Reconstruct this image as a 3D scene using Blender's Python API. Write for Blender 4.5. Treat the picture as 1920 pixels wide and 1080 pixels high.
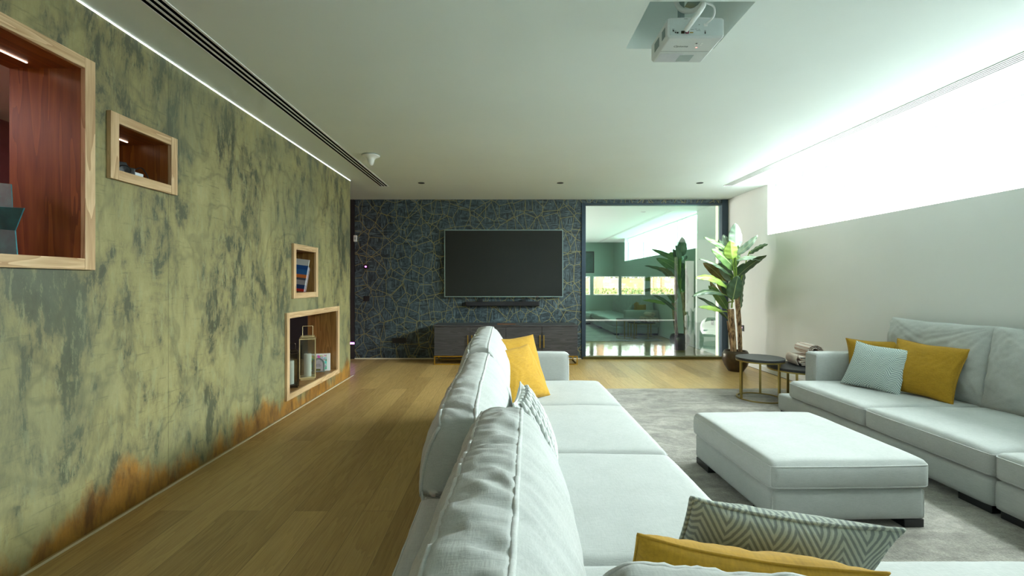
import bpy, bmesh, math, random
from mathutils import Vector, Matrix, noise, Euler
random.seed(7)
PI = math.pi
C = bpy.context.scene.collection
sc = bpy.context.scene
for o in list(bpy.data.objects): bpy.data.objects.remove(o)

# ------------------------------------------------------------------ camera, sky, light
CAM = Vector((0, 0, 1.235)); F = 853.0
cam = bpy.data.cameras.new('camera'); co = bpy.data.objects.new('camera', cam); C.objects.link(co)
co.location = CAM; co.rotation_euler = (PI/2, 0, 0)
cam.sensor_width = 36; cam.lens = F/1920*36; cam.shift_x = 13/1920; cam.shift_y = -9/1920
cam.clip_start = .02; cam.clip_end = 200
sc.camera = co

w = bpy.data.worlds.new('sky'); sc.world = w; w.use_nodes = True
bg = w.node_tree.nodes['Background']; bg.inputs[0].default_value = (.86, .96, 1, 1); bg.inputs[1].default_value = 2.6

def area(name, loc, rot, sx, sy, power, color, spread=None):
    l = bpy.data.lights.new(name, 'AREA'); l.shape = 'RECTANGLE'; l.size = sx; l.size_y = sy
    l.energy = power; l.color = color
    if spread: l.spread = spread
    o = bpy.data.objects.new(name, l); C.objects.link(o); o.location = loc; o.rotation_euler = rot
    return o
# daylight in the long high window of the right wall
area('window_daylight', (4.05, 3.68, 2.27), (0, math.radians(90), 0), .74, 5.2, 22, (.90, 1, .97))
area('skylight_above_window', (5.3, 3.68, 3.5), (0, math.radians(52), 0), 1.9, 6.0, 500, (.92, 1, .97))
# unseen fill lamp added to brighten the hall beyond the glass partition
area('hall_fill', (-2.3, 11.2, 1.5), (0, math.radians(-90), 0), 1.8, 6.0, 270, (1, .93, .88))
sun = bpy.data.lights.new('sun', 'SUN'); sun.energy = 6; sun.angle = .01; sun.color = (1, .93, .82)
so = bpy.data.objects.new('sun', sun); C.objects.link(so); so.rotation_euler = (math.radians(48), math.radians(14), 0)

vs = sc.view_settings
sc.display_settings.display_device = 'sRGB'
vs.view_transform = 'Standard'; vs.look = 'None'; vs.gamma = 1; vs.use_curve_mapping = False; vs.exposure = 2.12
sc.cycles.use_denoising = True
sc.cycles.max_bounces = 12; sc.cycles.diffuse_bounces = 6; sc.cycles.glossy_bounces = 5
sc.cycles.transparent_max_bounces = 12
sc.cycles.sample_clamp_indirect = 6

# ------------------------------------------------------------------ helpers
def srgb(r, g, b):
    f = lambda c: (c/255/12.92 if c/255 <= .04045 else ((c/255+.055)/1.055)**2.4)
    return (f(r), f(g), f(b), 1)

class NT:
    """small node helper"""
    def __init__(s, name):
        s.m = bpy.data.materials.new(name); s.m.use_nodes = True
        s.t = s.m.node_tree; s.n = s.t.nodes; s.b = s.n['Principled BSDF']; s.out = s.n['Material Output']
    def node(s, typ, **kw):
        n = s.n.new(typ)
        for k, v in kw.items():
            if k.startswith('i_'): s.set(n, k[2:].replace('_', ' '), v)
            else: setattr(n, k, v)
        return n
    def set(s, n, k, v):
        sock = n.inputs[int(k)] if k.isdigit() else n.inputs[k]
        if isinstance(v, bpy.types.NodeSocket): s.t.links.new(v, sock)
        else: sock.default_value = v
    def coord(s, scale=(1, 1, 1), kind='Object', loc=(0, 0, 0), rot=(0, 0, 0)):
        tc = s.n.new('ShaderNodeTexCoord'); mp = s.n.new('ShaderNodeMapping')
        s.t.links.new(tc.outputs[kind], mp.inputs[0])
        mp.inputs['Scale'].default_value = scale; mp.inputs['Location'].default_value = loc; mp.inputs['Rotation'].default_value = rot
        return mp.outputs[0]
    def noise(s, vec, scale, detail=4, rough=.55, dist=0):
        n = s.node('ShaderNodeTexNoise'); s.set(n, 'Vector', vec); s.set(n, 'Scale', scale); s.set(n, 'Detail', detail)
        s.set(n, 'Roughness', rough); s.set(n, 'Distortion', dist); return n.outputs[0]
    def ramp(s, fac, stops, interp='LINEAR'):
        r = s.node('ShaderNodeValToRGB'); s.set(r, 'Fac', fac); r.color_ramp.interpolation = interp
        e = r.color_ramp.elements
        while len(e) < len(stops): e.new(.5)
        for el, (p, c) in zip(e, stops):
            el.position = p; el.color = c if len(c) == 4 else (*c, 1)
        return r.outputs[0]
    def mix(s, fac, a, b, blend='MIX'):
        n = s.node('ShaderNodeMix', data_type='RGBA', blend_type=blend)
        for i, v in ((0, fac), (6, a), (7, b)):
            if isinstance(v, bpy.types.NodeSocket): s.t.links.new(v, n.inputs[i])
            else: n.inputs[i].default_value = v
        return n.outputs[2]
    def math(s, op, a, b=0, c=None):
        n = s.node('ShaderNodeMath', operation=op)
        for i, v in enumerate((a, b) if c is None else (a, b, c)):
            if isinstance(v, bpy.types.NodeSocket): s.t.links.new(v, n.inputs[i])
            else: n.inputs[i].default_value = v
        return n.outputs[0]
    def bump(s, h, strength=.3, dist=.01, chain=None):
        n = s.node('ShaderNodeBump'); s.set(n, 'Height', h); s.set(n, 'Strength', strength); s.set(n, 'Distance', dist)
        if chain: s.t.links.new(chain, n.inputs['Normal'])
        s.t.links.new(n.outputs[0], s.b.inputs['Normal']); return n.outputs[0]
    def p(s, **kw):
        for k, v in kw.items(): s.set(s.b, k.replace('_', ' '), v)
        return s

def plain(name, col, rough=.5, metal=0, var=.06, scale=12, bump=0):
    """uneven paint / plastic / metal: base colour with a little procedural variation"""
    t = NT(name); v = t.coord()
    n = t.noise(v, scale, 3)
    a = tuple(max(0, c*(1-var)) for c in col[:3]) + (1,); b = tuple(min(1, c*(1+var)) for c in col[:3]) + (1,)
    t.p(Base_Color=t.ramp(n, [(.3, a), (.7, b)]), Roughness=rough, Metallic=metal)
    if bump: t.bump(t.noise(v, scale*14, 2), bump, .004)
    return t.m

def wood(name, dark, light, axis='Z', scale=1.0, rough=.45, contrast=1.0):
    t = NT(name)
    sc_ = {'X': (.9, 11, 11), 'Y': (11, .9, 11), 'Z': (11, 11, .9)}[axis]
    v = t.coord(tuple(c*scale for c in sc_))
    n1 = t.noise(v, 1.0, 3, .5, .6)
    bands = t.math('FRACT', t.math('MULTIPLY', n1, 9*contrast))
    fine = t.noise(t.coord(tuple(c*9*scale for c in sc_)), 1.2, 2)
    f = t.math('MULTIPLY_ADD', fine, .5, t.math('MULTIPLY', bands, .5))
    t.p(Base_Color=t.ramp(f, [(.2, light), (.5, tuple((a+b)/2 for a, b in zip(light, dark))), (.85, dark)]), Roughness=rough)
    t.bump(fine, .12, .002)
    return t.m

def fabric(name, col, var=.07, weave=900, bump=.25, rough=.95, sheen=.2):
    t = NT(name); v = t.coord()
    vv = t.coord((1, .12, 1)); vh = t.coord((.12, 1, 1))
    a = t.noise(vv, weave*.35, 2); b = t.noise(vh, weave*.35, 2); big = t.noise(v, 9, 4)
    m = t.math('MULTIPLY_ADD', a, .5, t.math('MULTIPLY', b, .5))
    f = t.math('MULTIPLY_ADD', m, .75, t.math('MULTIPLY', big, .25))
    lo = tuple(c*(1-var*2) for c in col[:3]) + (1,); hi = tuple(min(1, c*(1+var)) for c in col[:3]) + (1,)
    t.p(Base_Color=t.ramp(f, [(.35, lo), (.65, hi)]), Roughness=rough)
    t.b.inputs['Sheen Weight'].default_value = sheen
    t.bump(m, bump, .003)
    return t.m

M = {}
M['ceiling'] = plain('ceiling_paint', (.79, .865, .84), .8, var=.015, scale=1.5)
M['white_wall'] = plain('wall_paint', (.70, .715, .70), .75, var=.015, scale=2)
M['rear_wall'] = plain('rear_wall_paint', (.66, .72, .69), .7, var=.02, scale=2)
M['white'] = plain('white_plastic', (.8, .82, .8), .4, var=.02)
M['black'] = plain('black_plastic', (.012, .013, .015), .4)
M['dark'] = plain('dark_paint', (.02, .016, .018), .6)
M['void'] = NT('matte_black_void').p(Base_Color=(.004, .004, .004, 1), Roughness=1).m; M['void'].node_tree.nodes['Principled BSDF'].inputs['Specular IOR Level'].default_value = 0
M['steel'] = plain('blue_grey_steel', srgb(52, 68, 82), .4, .3)
M['olive_steel'] = plain('bronze_steel', srgb(100, 92, 48), .35, .6)
M['gold'] = plain('brushed_gold', srgb(196, 158, 62), .3, .95)
M['antique_gold'] = plain('antique_brass', srgb(165, 145, 85), .35, .85)
M['pale_gold'] = plain('pale_brass', srgb(215, 200, 150), .35, .5)
M['bronze'] = plain('dark_bronze', srgb(60, 48, 32), .4, .6)
M['linen'] = fabric('pale_linen', (.43, .45, .435), sheen=.05)
M['linen_welt'] = fabric('pale_linen_welt', (.50, .52, .505))
M['yellow'] = fabric('mustard_velvet', srgb(170, 130, 26), .12, 500, .15, .9, .04)
M['knit'] = fabric('white_knit', (.54, .57, .55), .1, 250, .5)
M['rust_white'] = plain('cream_paint', srgb(225, 215, 190), .6, var=.02)
M['ash'] = wood('ash_wood', srgb(172, 134, 92), srgb(222, 192, 150), 'Y', .8, .5)
M['ash_v'] = wood('ash_wood_upright', srgb(172, 134, 92), srgb(222, 192, 150), 'Z', .8, .5)
M['walnut'] = wood('walnut_lining', srgb(112, 62, 22), srgb(160, 96, 40), 'Z', .7, .35, .7)
M['walnut_y'] = wood('walnut_lining_flat', srgb(112, 62, 22), srgb(160, 96, 40), 'Y', .7, .35, .7)
M['oak_dark'] = wood('oak_lining', srgb(112, 78, 36), srgb(156, 116, 62), 'Z', .9, .4, .8)
M['oak_dark_y'] = wood('oak_lining_flat', srgb(112, 78, 36), srgb(156, 116, 62), 'Y', .9, .4, .8)
M['black_wood'] = wood('black_oak', srgb(44, 43, 45), srgb(76, 74, 76), 'X', .9, .45)
M['table_black'] = plain('black_stained_top', srgb(40, 42, 45), .45, var=.15, scale=20)
M['wax'] = plain('candle_wax', (.82, .84, .78), .5, var=.03)
M['screen'] = plain('tv_screen', (.010, .011, .010), .25, var=.02)
M['silver'] = plain('silver_bezel', srgb(150, 170, 170), .3, .8)

def emis(name, col, s):
    t = NT(name); t.p(Base_Color=col, Emission_Color=col, Emission_Strength=s); return t.m
M['led'] = emis('led_white', (.93, 1, 1, 1), 2.2)
M['led_pink'] = emis('led_pink', (1, .30, .42, 1), 2.5)
M['led_violet'] = emis('led_violet', (.75, .15, 1, 1), 2.0)
M['led_soft'] = emis('led_niche', (1, .72, .55, 1), 1.3)
M['led_red'] = emis('led_red', (1, .2, .15, 1), 1.0)

# green distressed plaster with rust stains rising from the floor
def plaster():
    t = NT('green_distressed_plaster'); v = t.coord()
    vs_ = t.coord((1, 1.25, .62))
    big = t.noise(vs_, 2.6, 9, .68, .7)
    med = t.noise(t.coord((1, 1.3, .55), loc=(3, 1, 2)), 6.5, 8, .7, .25)
    f = t.math('MULTIPLY_ADD', big, .62, t.math('MULTIPLY', med, .38))
    fine = t.noise(t.coord((1, 6, 1.2)), 14, 6, .75)
    f2 = t.math('MULTIPLY_ADD', fine, .10, f)
    base = t.ramp(f2, [(.40, srgb(62, 64, 48)), (.500, srgb(86, 87, 64)), (.522, srgb(120, 114, 80)), (.58, srgb(144, 137, 92)), (.70, srgb(164, 156, 110))])
    scr = t.noise(t.coord((1, 1.2, 9), rot=(.5, 0, 0)), 5, 5, .7)
    base = t.mix(t.ramp(scr, [(.58, (0, 0, 0)), (.68, (.35, .35, .35))]), base, srgb(70, 74, 56))
    scr2 = t.noise(t.coord((1, 5, 1.1), rot=(.25, 0, 0), loc=(4, 0, 8)), 6, 7, .75)
    base = t.mix(t.ramp(scr2, [(.55, (0, 0, 0)), (.60, (.5, .5, .5))]), base, srgb(150, 150, 110))
    blot = t.noise(t.coord((1, 1, .8), loc=(9, 4, 1)), 1.1, 5, .6)
    base = t.mix(t.ramp(blot, [(.48, (0, 0, 0)), (.62, (.35, .35, .35))]), base, srgb(106, 114, 94))
    ringn = t.math('ABSOLUTE', t.math('SUBTRACT', t.noise(t.coord((1, 1, .8), loc=(1, 7, 3)), 2.4, 3, .5, .4), .5))
    base = t.mix(t.ramp(ringn, [(.004, (.3, .3, .3)), (.035, (0, 0, 0))]), base, srgb(76, 78, 58))
    # rust
    sep = t.node('ShaderNodeSeparateXYZ'); t.t.links.new(v, sep.inputs[0])
    nz = t.noise(t.coord((1, 1, .35)), 2.6, 7, .68)
    h = t.math('MULTIPLY_ADD', nz, -.95, t.math('ADD', sep.outputs[2], .42))
    rf = t.ramp(h, [(.0, (.85, .85, .85)), (.12, (0, 0, 0))])
    base = t.mix(rf, base, t.ramp(med, [(.35, srgb(104, 62, 18)), (.6, srgb(172, 118, 36))]))
    # panel joints
    ym = t.math('ABSOLUTE', t.math('SUBTRACT', t.math('FRACT', t.math('DIVIDE', t.math('ADD', sep.outputs[1], -1.56), 1.22)), 0))
    jl = t.math('LESS_THAN', ym, .006)
    base = t.mix(t.math('MULTIPLY', jl, .35), base, srgb(66, 70, 48))
    t.p(Base_Color=base, Roughness=t.ramp(f, [(.4, (.45,)*3), (.6, (.7,)*3)]))
    t.bump(f2, .25, .006)
    return t.m
M['plaster'] = plaster()

def planks():
    t = NT('oak_floorboards')
    v = t.coord((1, 1, 1), rot=(0, 0, PI/2), loc=(.07, .4, 0))
    br = t.node('ShaderNodeTexBrick'); br.offset = .37; br.offset_frequency = 2
    for k, val in (('Vector', v), ('Scale', 1.0), ('Brick Width', 1.75), ('Row Height', .185), ('Mortar Size', .0016), ('Mortar Smooth', .2), ('Bias', 0.0),
                   ('Color1', (0, 0, 0, 1)), ('Color2', (1, 1, 1, 1)), ('Mortar', (.5, .5, .5, 1))): t.set(br, k, val)
    tone = br.outputs['Color']
    g = t.node('ShaderNodeVectorMath', operation='ADD')
    t.t.links.new(t.coord((12, .9, 1)), g.inputs[0])
    off = t.node('ShaderNodeVectorMath', operation='SCALE'); t.t.links.new(tone, off.inputs[0]); off.inputs['Scale'].default_value = 37
    t.t.links.new(off.outputs[0], g.inputs[1])
    n1 = t.noise(g.outputs[0], .9, 3, .5, .5)
    rings = t.math('FRACT', t.math('MULTIPLY', n1, 9))
    fine = t.noise(t.coord((160, 5, 1)), 1, 3)
    grain = t.math('MULTIPLY_ADD', rings, .30, t.math('MULTIPLY', fine, .7))
    col = t.ramp(grain, [(.25, srgb(196, 164, 104)), (.55, srgb(174, 140, 84)), (.85, srgb(134, 102, 56))])
    col = t.mix(.42, col, t.ramp(tone, [(0, srgb(132, 102, 58)), (1, srgb(206, 174, 114))]))
    kn = t.node('ShaderNodeTexVoronoi'); t.set(kn, 'Vector', t.coord((1.6, .9, 1))); t.set(kn, 'Scale', 1.3)
    col = t.mix(t.ramp(kn.outputs['Distance'], [(.015, (.7,)*3), (.035, (0,)*3)]), col, srgb(60, 38, 18))
    col = t.mix(t.math('MULTIPLY', br.outputs['Fac'], .55), col, srgb(70, 48, 24))
    t.p(Base_Color=col, Roughness=t.ramp(fine, [(.3, (.30,)*3), (.7, (.42,)*3)]))
    t.b.inputs['Specular IOR Level'].default_value = .45
    bm_ = t.bump(t.math('SUBTRACT', t.math('MULTIPLY', grain, .15), br.outputs['Fac']), .12, .003)
    return t.m
M['planks'] = planks()

def wallpaper():
    t = NT('geometric_gold_wallpaper')
    a = t.noise(t.coord((4, 1, 22)), 1.6, 5, .75, 1.2); b = t.noise(t.coord((24, 1, 4)), 1.6, 5, .75, .9)
    pick = t.noise(t.coord((1, 1, 1), loc=(2, 0, 5)), 7, 2)
    f = t.mix(t.ramp(pick, [(.46, (0,)*3), (.54, (1,)*3)]), a, b)
    base = t.ramp(f, [(.30, srgb(14, 20, 24)), (.44, srgb(32, 42, 48)), (.52, srgb(64, 80, 86)), (.66, srgb(106, 124, 130))])
    sx = t.node('ShaderNodeSeparateXYZ'); t.t.links.new(t.coord(), sx.inputs[0])
    def lines(kx, kz, ox, oz, wd):
        cb = t.node('ShaderNodeCombineXYZ')
        t.t.links.new(t.math('MULTIPLY_ADD', sx.outputs[0], kx, ox), cb.inputs[0]); t.t.links.new(t.math('MULTIPLY_ADD', sx.outputs[2], kz, oz), cb.inputs[1])
        vo = t.node('ShaderNodeTexVoronoi', feature='DISTANCE_TO_EDGE', voronoi_dimensions='2D'); t.set(vo, 'Vector', cb.outputs[0]); t.set(vo, 'Scale', 1.0)
        return t.math('LESS_THAN', vo.outputs['Distance'], wd)
    l = t.math('MAXIMUM', lines(5.2, 4.6, .3, .2, .016), lines(3.4, 2.4, 5, 7.3, .010))
    base = t.mix(l, base, srgb(150, 142, 92))
    t.p(Base_Color=base, Metallic=t.math('MULTIPLY', l, .6), Roughness=t.math('MULTIPLY_ADD', l, -.15, .5))
    t.bump(f, .3, .004)
    return t.m
M['wallpaper'] = wallpaper()

def rugm():
    t = NT('grey_viscose_rug'); v = t.coord()
    a = t.noise(t.coord((1, 2.2, 1)), 3.2, 6, .6, .8); b = t.noise(v, 120, 3, .7); c = t.noise(v, 22, 4, .7)
    f = t.math('ADD', t.math('MULTIPLY', a, .45), t.math('ADD', t.math('MULTIPLY', b, .3), t.math('MULTIPLY', c, .25)))
    t.p(Base_Color=t.ramp(f, [(.40, srgb(104, 100, 92)), (.5, srgb(138, 133, 124)), (.60, srgb(172, 166, 156))]), Roughness=.85)
    t.b.inputs['Sheen Weight'].default_value = .3
    t.bump(t.math('ADD', b, c), .6, .01)
    return t.m
M['rug'] = rugm()

def herring(name, k, m, amp, c0, c1, wob=.25):
    """zigzag stripes in the cushion's own X/Z plane"""
    t = NT(name); v = t.coord(); sep = t.node('ShaderNodeSeparateXYZ')
    wv = t.node('ShaderNodeVectorMath', operation='ADD'); t.t.links.new(v, wv.inputs[0])
    nn = t.node('ShaderNodeTexNoise'); t.set(nn, 'Vector', v); t.set(nn, 'Scale', 7.0)
    ss = t.node('ShaderNodeVectorMath', operation='SCALE'); t.t.links.new(nn.outputs['Color'], ss.inputs[0]); ss.inputs['Scale'].default_value = wob*.05
    t.t.links.new(ss.outputs[0], wv.inputs[1]); t.t.links.new(wv.outputs[0], sep.inputs[0])
    pp = t.math('PINGPONG', t.math('ADD', sep.outputs[0], 5), m)
    s_ = t.math('FRACT', t.math('MULTIPLY', t.math('ADD', t.math('MULTIPLY', pp, amp), t.math('ADD', sep.outputs[2], 3)), k))
    tri = t.math('ABSOLUTE', t.math('SUBTRACT', s_, .5))
    nz = t.noise(v, 160, 3, .7)
    f = t.math('MULTIPLY_ADD', nz, .22, tri)
    t.p(Base_Color=t.ramp(f, [(.28, c0), (.42, c1)]), Roughness=.95)
    t.bump(f, .35, .004)
    return t.m
M['herring_grey'] = herring('grey_zigzag_wool', 54, .050, 1.25, srgb(112, 120, 116), srgb(158, 164, 152), .08)
M['herring_blue'] = herring('pale_blue_zigzag_wool', 62, .040, 1.0, srgb(132, 148, 150), srgb(200, 212, 208), .9)

def epoxy():
    t = NT('polished_dark_resin'); v = t.coord((.35, 1.2, 1))
    n = t.noise(v, 1.5, 6, .6, 1.2)
    t.p(Base_Color=t.ramp(n, [(.35, srgb(14, 16, 28)), (.52, srgb(34, 36, 56)), (.68, srgb(90, 88, 104))]), Roughness=.07)
    t.b.inputs['Specular IOR Level'].default_value = .9
    t.bump(t.noise(t.coord((1, .55, 1)), 3.5, 2), .10, .02)
    return t.m
M['epoxy'] = epoxy()

def glass_reflect(name, fac, refl, trans):
    t = NT(name); g = t.node('ShaderNodeBsdfGlossy'); t.set(g, 'Color', refl); t.set(g, 'Roughness', .0)
    tr = t.node('ShaderNodeBsdfTransparent'); t.set(tr, 'Color', trans)
    mx = t.node('ShaderNodeMixShader'); lw = t.node('ShaderNodeLayerWeight'); lw.inputs[0].default_value = .3
    fr = t.math('MULTIPLY_ADD', lw.outputs['Fresnel'], .3, fac)
    t.t.links.new(fr, mx.inputs[0]); t.t.links.new(tr.outputs[0], mx.inputs[1]); t.t.links.new(g.outputs[0], mx.inputs[2])
    t.t.links.new(mx.outputs[0], t.out.inputs[0]); return t.m
M['partition_glass'] = glass_reflect('green_coated_glass', .40, (.48, .90, .68, 1), (.97, .97, .93, 1))
M['clear_glass'] = glass_reflect('clear_glass', .03, (.9, .95, .95, 1), (.95, .97, .97, 1))
M['lantern_glass'] = glass_reflect('lantern_glass', .08, (.9, .9, .9, 1), (.9, .92, .9, 1))

def obj(name, bm, mat, parent=None, smooth=False, loc=None, rot=None, bevel=0, bseg=2, subsurf=0, solid=0):
    me = bpy.data.meshes.new(name)
    bmesh.ops.recalc_face_normals(bm, faces=bm.faces[:])
    bm.to_mesh(me); bm.free()
    o = bpy.data.objects.new(name, me); C.objects.link(o)
    if mat is not None:
        for m_ in (mat if isinstance(mat, (list, tuple)) else [mat]): me.materials.append(m_)
    if smooth:
        for p_ in me.polygons: p_.use_smooth = True
    if parent: o.parent = parent
    if loc: o.location = loc
    if rot: o.rotation_euler = rot
    if bevel:
        b = o.modifiers.new('bevel', 'BEVEL'); b.width = bevel; b.segments = bseg; b.limit_method = 'ANGLE'; b.harden_normals = False
    if solid:
        b = o.modifiers.new('solid', 'SOLIDIFY'); b.thickness = solid; b.offset = 0
    if subsurf:
        b = o.modifiers.new('subsurf', 'SUBSURF'); b.levels = subsurf; b.render_levels = subsurf
    return o

def tag(o, label, cat, group=None, kind=None):
    o['label'] = label; o['category'] = cat
    if group: o['group'] = group
    if kind: o['kind'] = kind
    return o
def thing(name, label, cat, loc=(0, 0, 0), rot=(0, 0, 0), group=None, kind=None):
    o = bpy.data.objects.new(name, None); o.empty_display_size = .1; C.objects.link(o)
    o.location = loc; o.rotation_euler = rot
    return tag(o, label, cat, group, kind)
def struct(name, bm, mat, label=None, **kw):
    o = obj(name, bm, mat, **kw); o['kind'] = 'structure'
    if label: o['label'] = label
    return o

def BM(): return bmesh.new()
def box(bm, x0, x1, y0, y1, z0, z1, mtx=None, mi=0):
    vs_ = [bm.verts.new((x, y, z)) for x in (x0, x1) for y in (y0, y1) for z in (z0, z1)]
    if mtx:
        for v in vs_: v.co = mtx @ v.co
    for f in ((0, 1, 3, 2), (4, 6, 7, 5), (0, 4, 5, 1), (2, 3, 7, 6), (0, 2, 6, 4), (1, 5, 7, 3)):
        fc = bm.faces.new([vs_[i] for i in f]); fc.material_index = mi
    return bm
def bx(*a, **k): return box(BM(), *a, **k)
def tube(bm, pts, r, n=8, closed=False, rr=None):
    pts = [Vector(p) for p in pts]; N = len(pts); rings = []
    up = Vector((0, 0, 1)); prev = None
    for i, p in enumerate(pts):
        if closed: d = pts[(i+1) % N]-pts[i-1]
        else: d = pts[min(i+1, N-1)]-pts[max(i-1, 0)]
        d.normalize()
        if prev is None:
            a = up if abs(d.z) < .9 else Vector((1, 0, 0)); u = d.cross(a).normalized()
        else:
            u = (prev - d*prev.dot(d)).normalized()
        prev = u; v = d.cross(u)
        r_ = rr[i] if rr else r
        rings.append([bm.verts.new(p + (u*math.cos(2*PI*k/n)+v*math.sin(2*PI*k/n))*r_) for k in range(n)])
    for i in range(N if closed else N-1):
        A, B_ = rings[i], rings[(i+1) % N]
        for k in range(n): bm.faces.new((A[k], A[(k+1) % n], B_[(k+1) % n], B_[k]))
    if not closed:
        bm.faces.new(rings[0][::-1]); bm.faces.new(rings[-1])
    return bm
def lathe(bm, prof, n=32, cx=0, cy=0):
    rings = []
    for r, z in prof:
        rings.append([bm.verts.new((cx+r*math.cos(2*PI*k/n), cy+r*math.sin(2*PI*k/n), z)) for k in range(n)] if r > 1e-5 else [bm.verts.new((cx, cy, z))])
    for A, B_ in zip(rings, rings[1:]):
        for k in range(n):
            k2 = (k+1) % n
            if len(A) == 1 and len(B_) == 1: continue
            if len(A) == 1: bm.faces.new((A[0], B_[k], B_[k2]))
            elif len(B_) == 1: bm.faces.new((A[k], A[k2], B_[0]))
            else: bm.faces.new((A[k], A[k2], B_[k2], B_[k]))
    return bm
def prism(bm, poly, axis, a, b):
    """extrude a 2-D polygon along an axis"""
    def P(u, v, w):
        return {'X': (w, u, v), 'Y': (u, w, v), 'Z': (u, v, w)}[axis]
    A = [bm.verts.new(P(u, v, a)) for u, v in poly]; B_ = [bm.verts.new(P(u, v, b)) for u, v in poly]
    bm.faces.new(A); bm.faces.new(B_[::-1]); n = len(poly)
    for i in range(n): bm.faces.new((A[i], B_[i], B_[(i+1) % n], A[(i+1) % n]))
    return bm

# ---- soft furniture shapes
def cube_surface(fn, na, nb, nc):
    """bmesh of a subdivided cube [-1,1]^3 mapped by fn"""
    bm = BM(); cache = {}
    def V(i, j, k):
        key = (i, j, k)
        if key not in cache: cache[key] = bm.verts.new(fn(2*i/na-1, 2*j/nb-1, 2*k/nc-1))
        return cache[key]
    for i in range(na):
        for j in range(nb):
            bm.faces.new((V(i, j, 0), V(i, j+1, 0), V(i+1, j+1, 0), V(i+1, j, 0)))
            bm.faces.new((V(i, j, nc), V(i+1, j, nc), V(i+1, j+1, nc), V(i, j+1, nc)))
    for i in range(na):
        for k in range(nc):
            bm.faces.new((V(i, 0, k), V(i+1, 0, k), V(i+1, 0, k+1), V(i, 0, k+1)))
            bm.faces.new((V(i, nb, k), V(i, nb, k+1), V(i+1, nb, k+1), V(i+1, nb, k)))
    for j in range(nb):
        for k in range(nc):
            bm.faces.new((V(0, j, k), V(0, j, k+1), V(0, j+1, k+1), V(0, j+1, k)))
            bm.faces.new((V(na, j, k), V(na, j+1, k), V(na, j+1, k+1), V(na, j, k+1)))
    return bm
def rounded(p, h, r):
    q = Vector([max(-(h[i]-r), min(h[i]-r, p[i])) for i in range(3)])
    d = p-q
    return q + d.normalized()*r if d.length > 1e-9 else p
def soft_box(x0, x1, y0, y1, z0, z1, r=.03, crown=.02, side=.01, seed=0, res=.04, sag=0):
    """upholstered block with rounded edges; returns the bmesh and its mapping for welts"""
    h = Vector(((x1-x0)/2, (y1-y0)/2, (z1-z0)/2)); c = Vector(((x0+x1)/2, (y0+y1)/2, (z0+z1)/2))
    def fn(a, b, cc):
        e = lambda t: math.copysign(1-(1-abs(t))**1.35, t)
        p = rounded(Vector((e(a)*h.x, e(b)*h.y, cc*h.z)), h, r)
        ka = max(0, 1-abs(a)**3); kb = max(0, 1-abs(b)**3)
        if cc > 0: p.z += crown*(ka*kb)**.7*cc
        p.y += math.copysign(side*ka*(1-cc*cc), b)*(abs(b)**4)
        p.x += math.copysign(side*kb*(1-cc*cc), a)*(abs(a)**4)
        nz = noise.noise(Vector((p.x*3+seed*7.1, p.y*3, p.z*6)))
        p.z += .005*nz*(1 if cc > 0 else 0)
        nz2 = noise.noise(Vector((p.x*14+seed, p.y*14, p.z*18)))
        p += Vector((0, math.copysign(1, b)*.0025*nz2*abs(b)**6, .0012*nz2))
        return p + c
    na = max(8, int(2*h.x/res)); nb = max(8, int(2*h.y/res)); nc = max(5, int(2*h.z/res)+3)
    return cube_surface(fn, na, nb, nc), fn
def welt(fn, edges, r=.004):
    bm = BM()
    for (p, q) in edges:
        p = Vector(p); q = Vector(q); N = 40
        tube(bm, [fn(*(p.lerp(q, i/N))) for i in range(N+1)], r, 6)
    return bm
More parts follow.
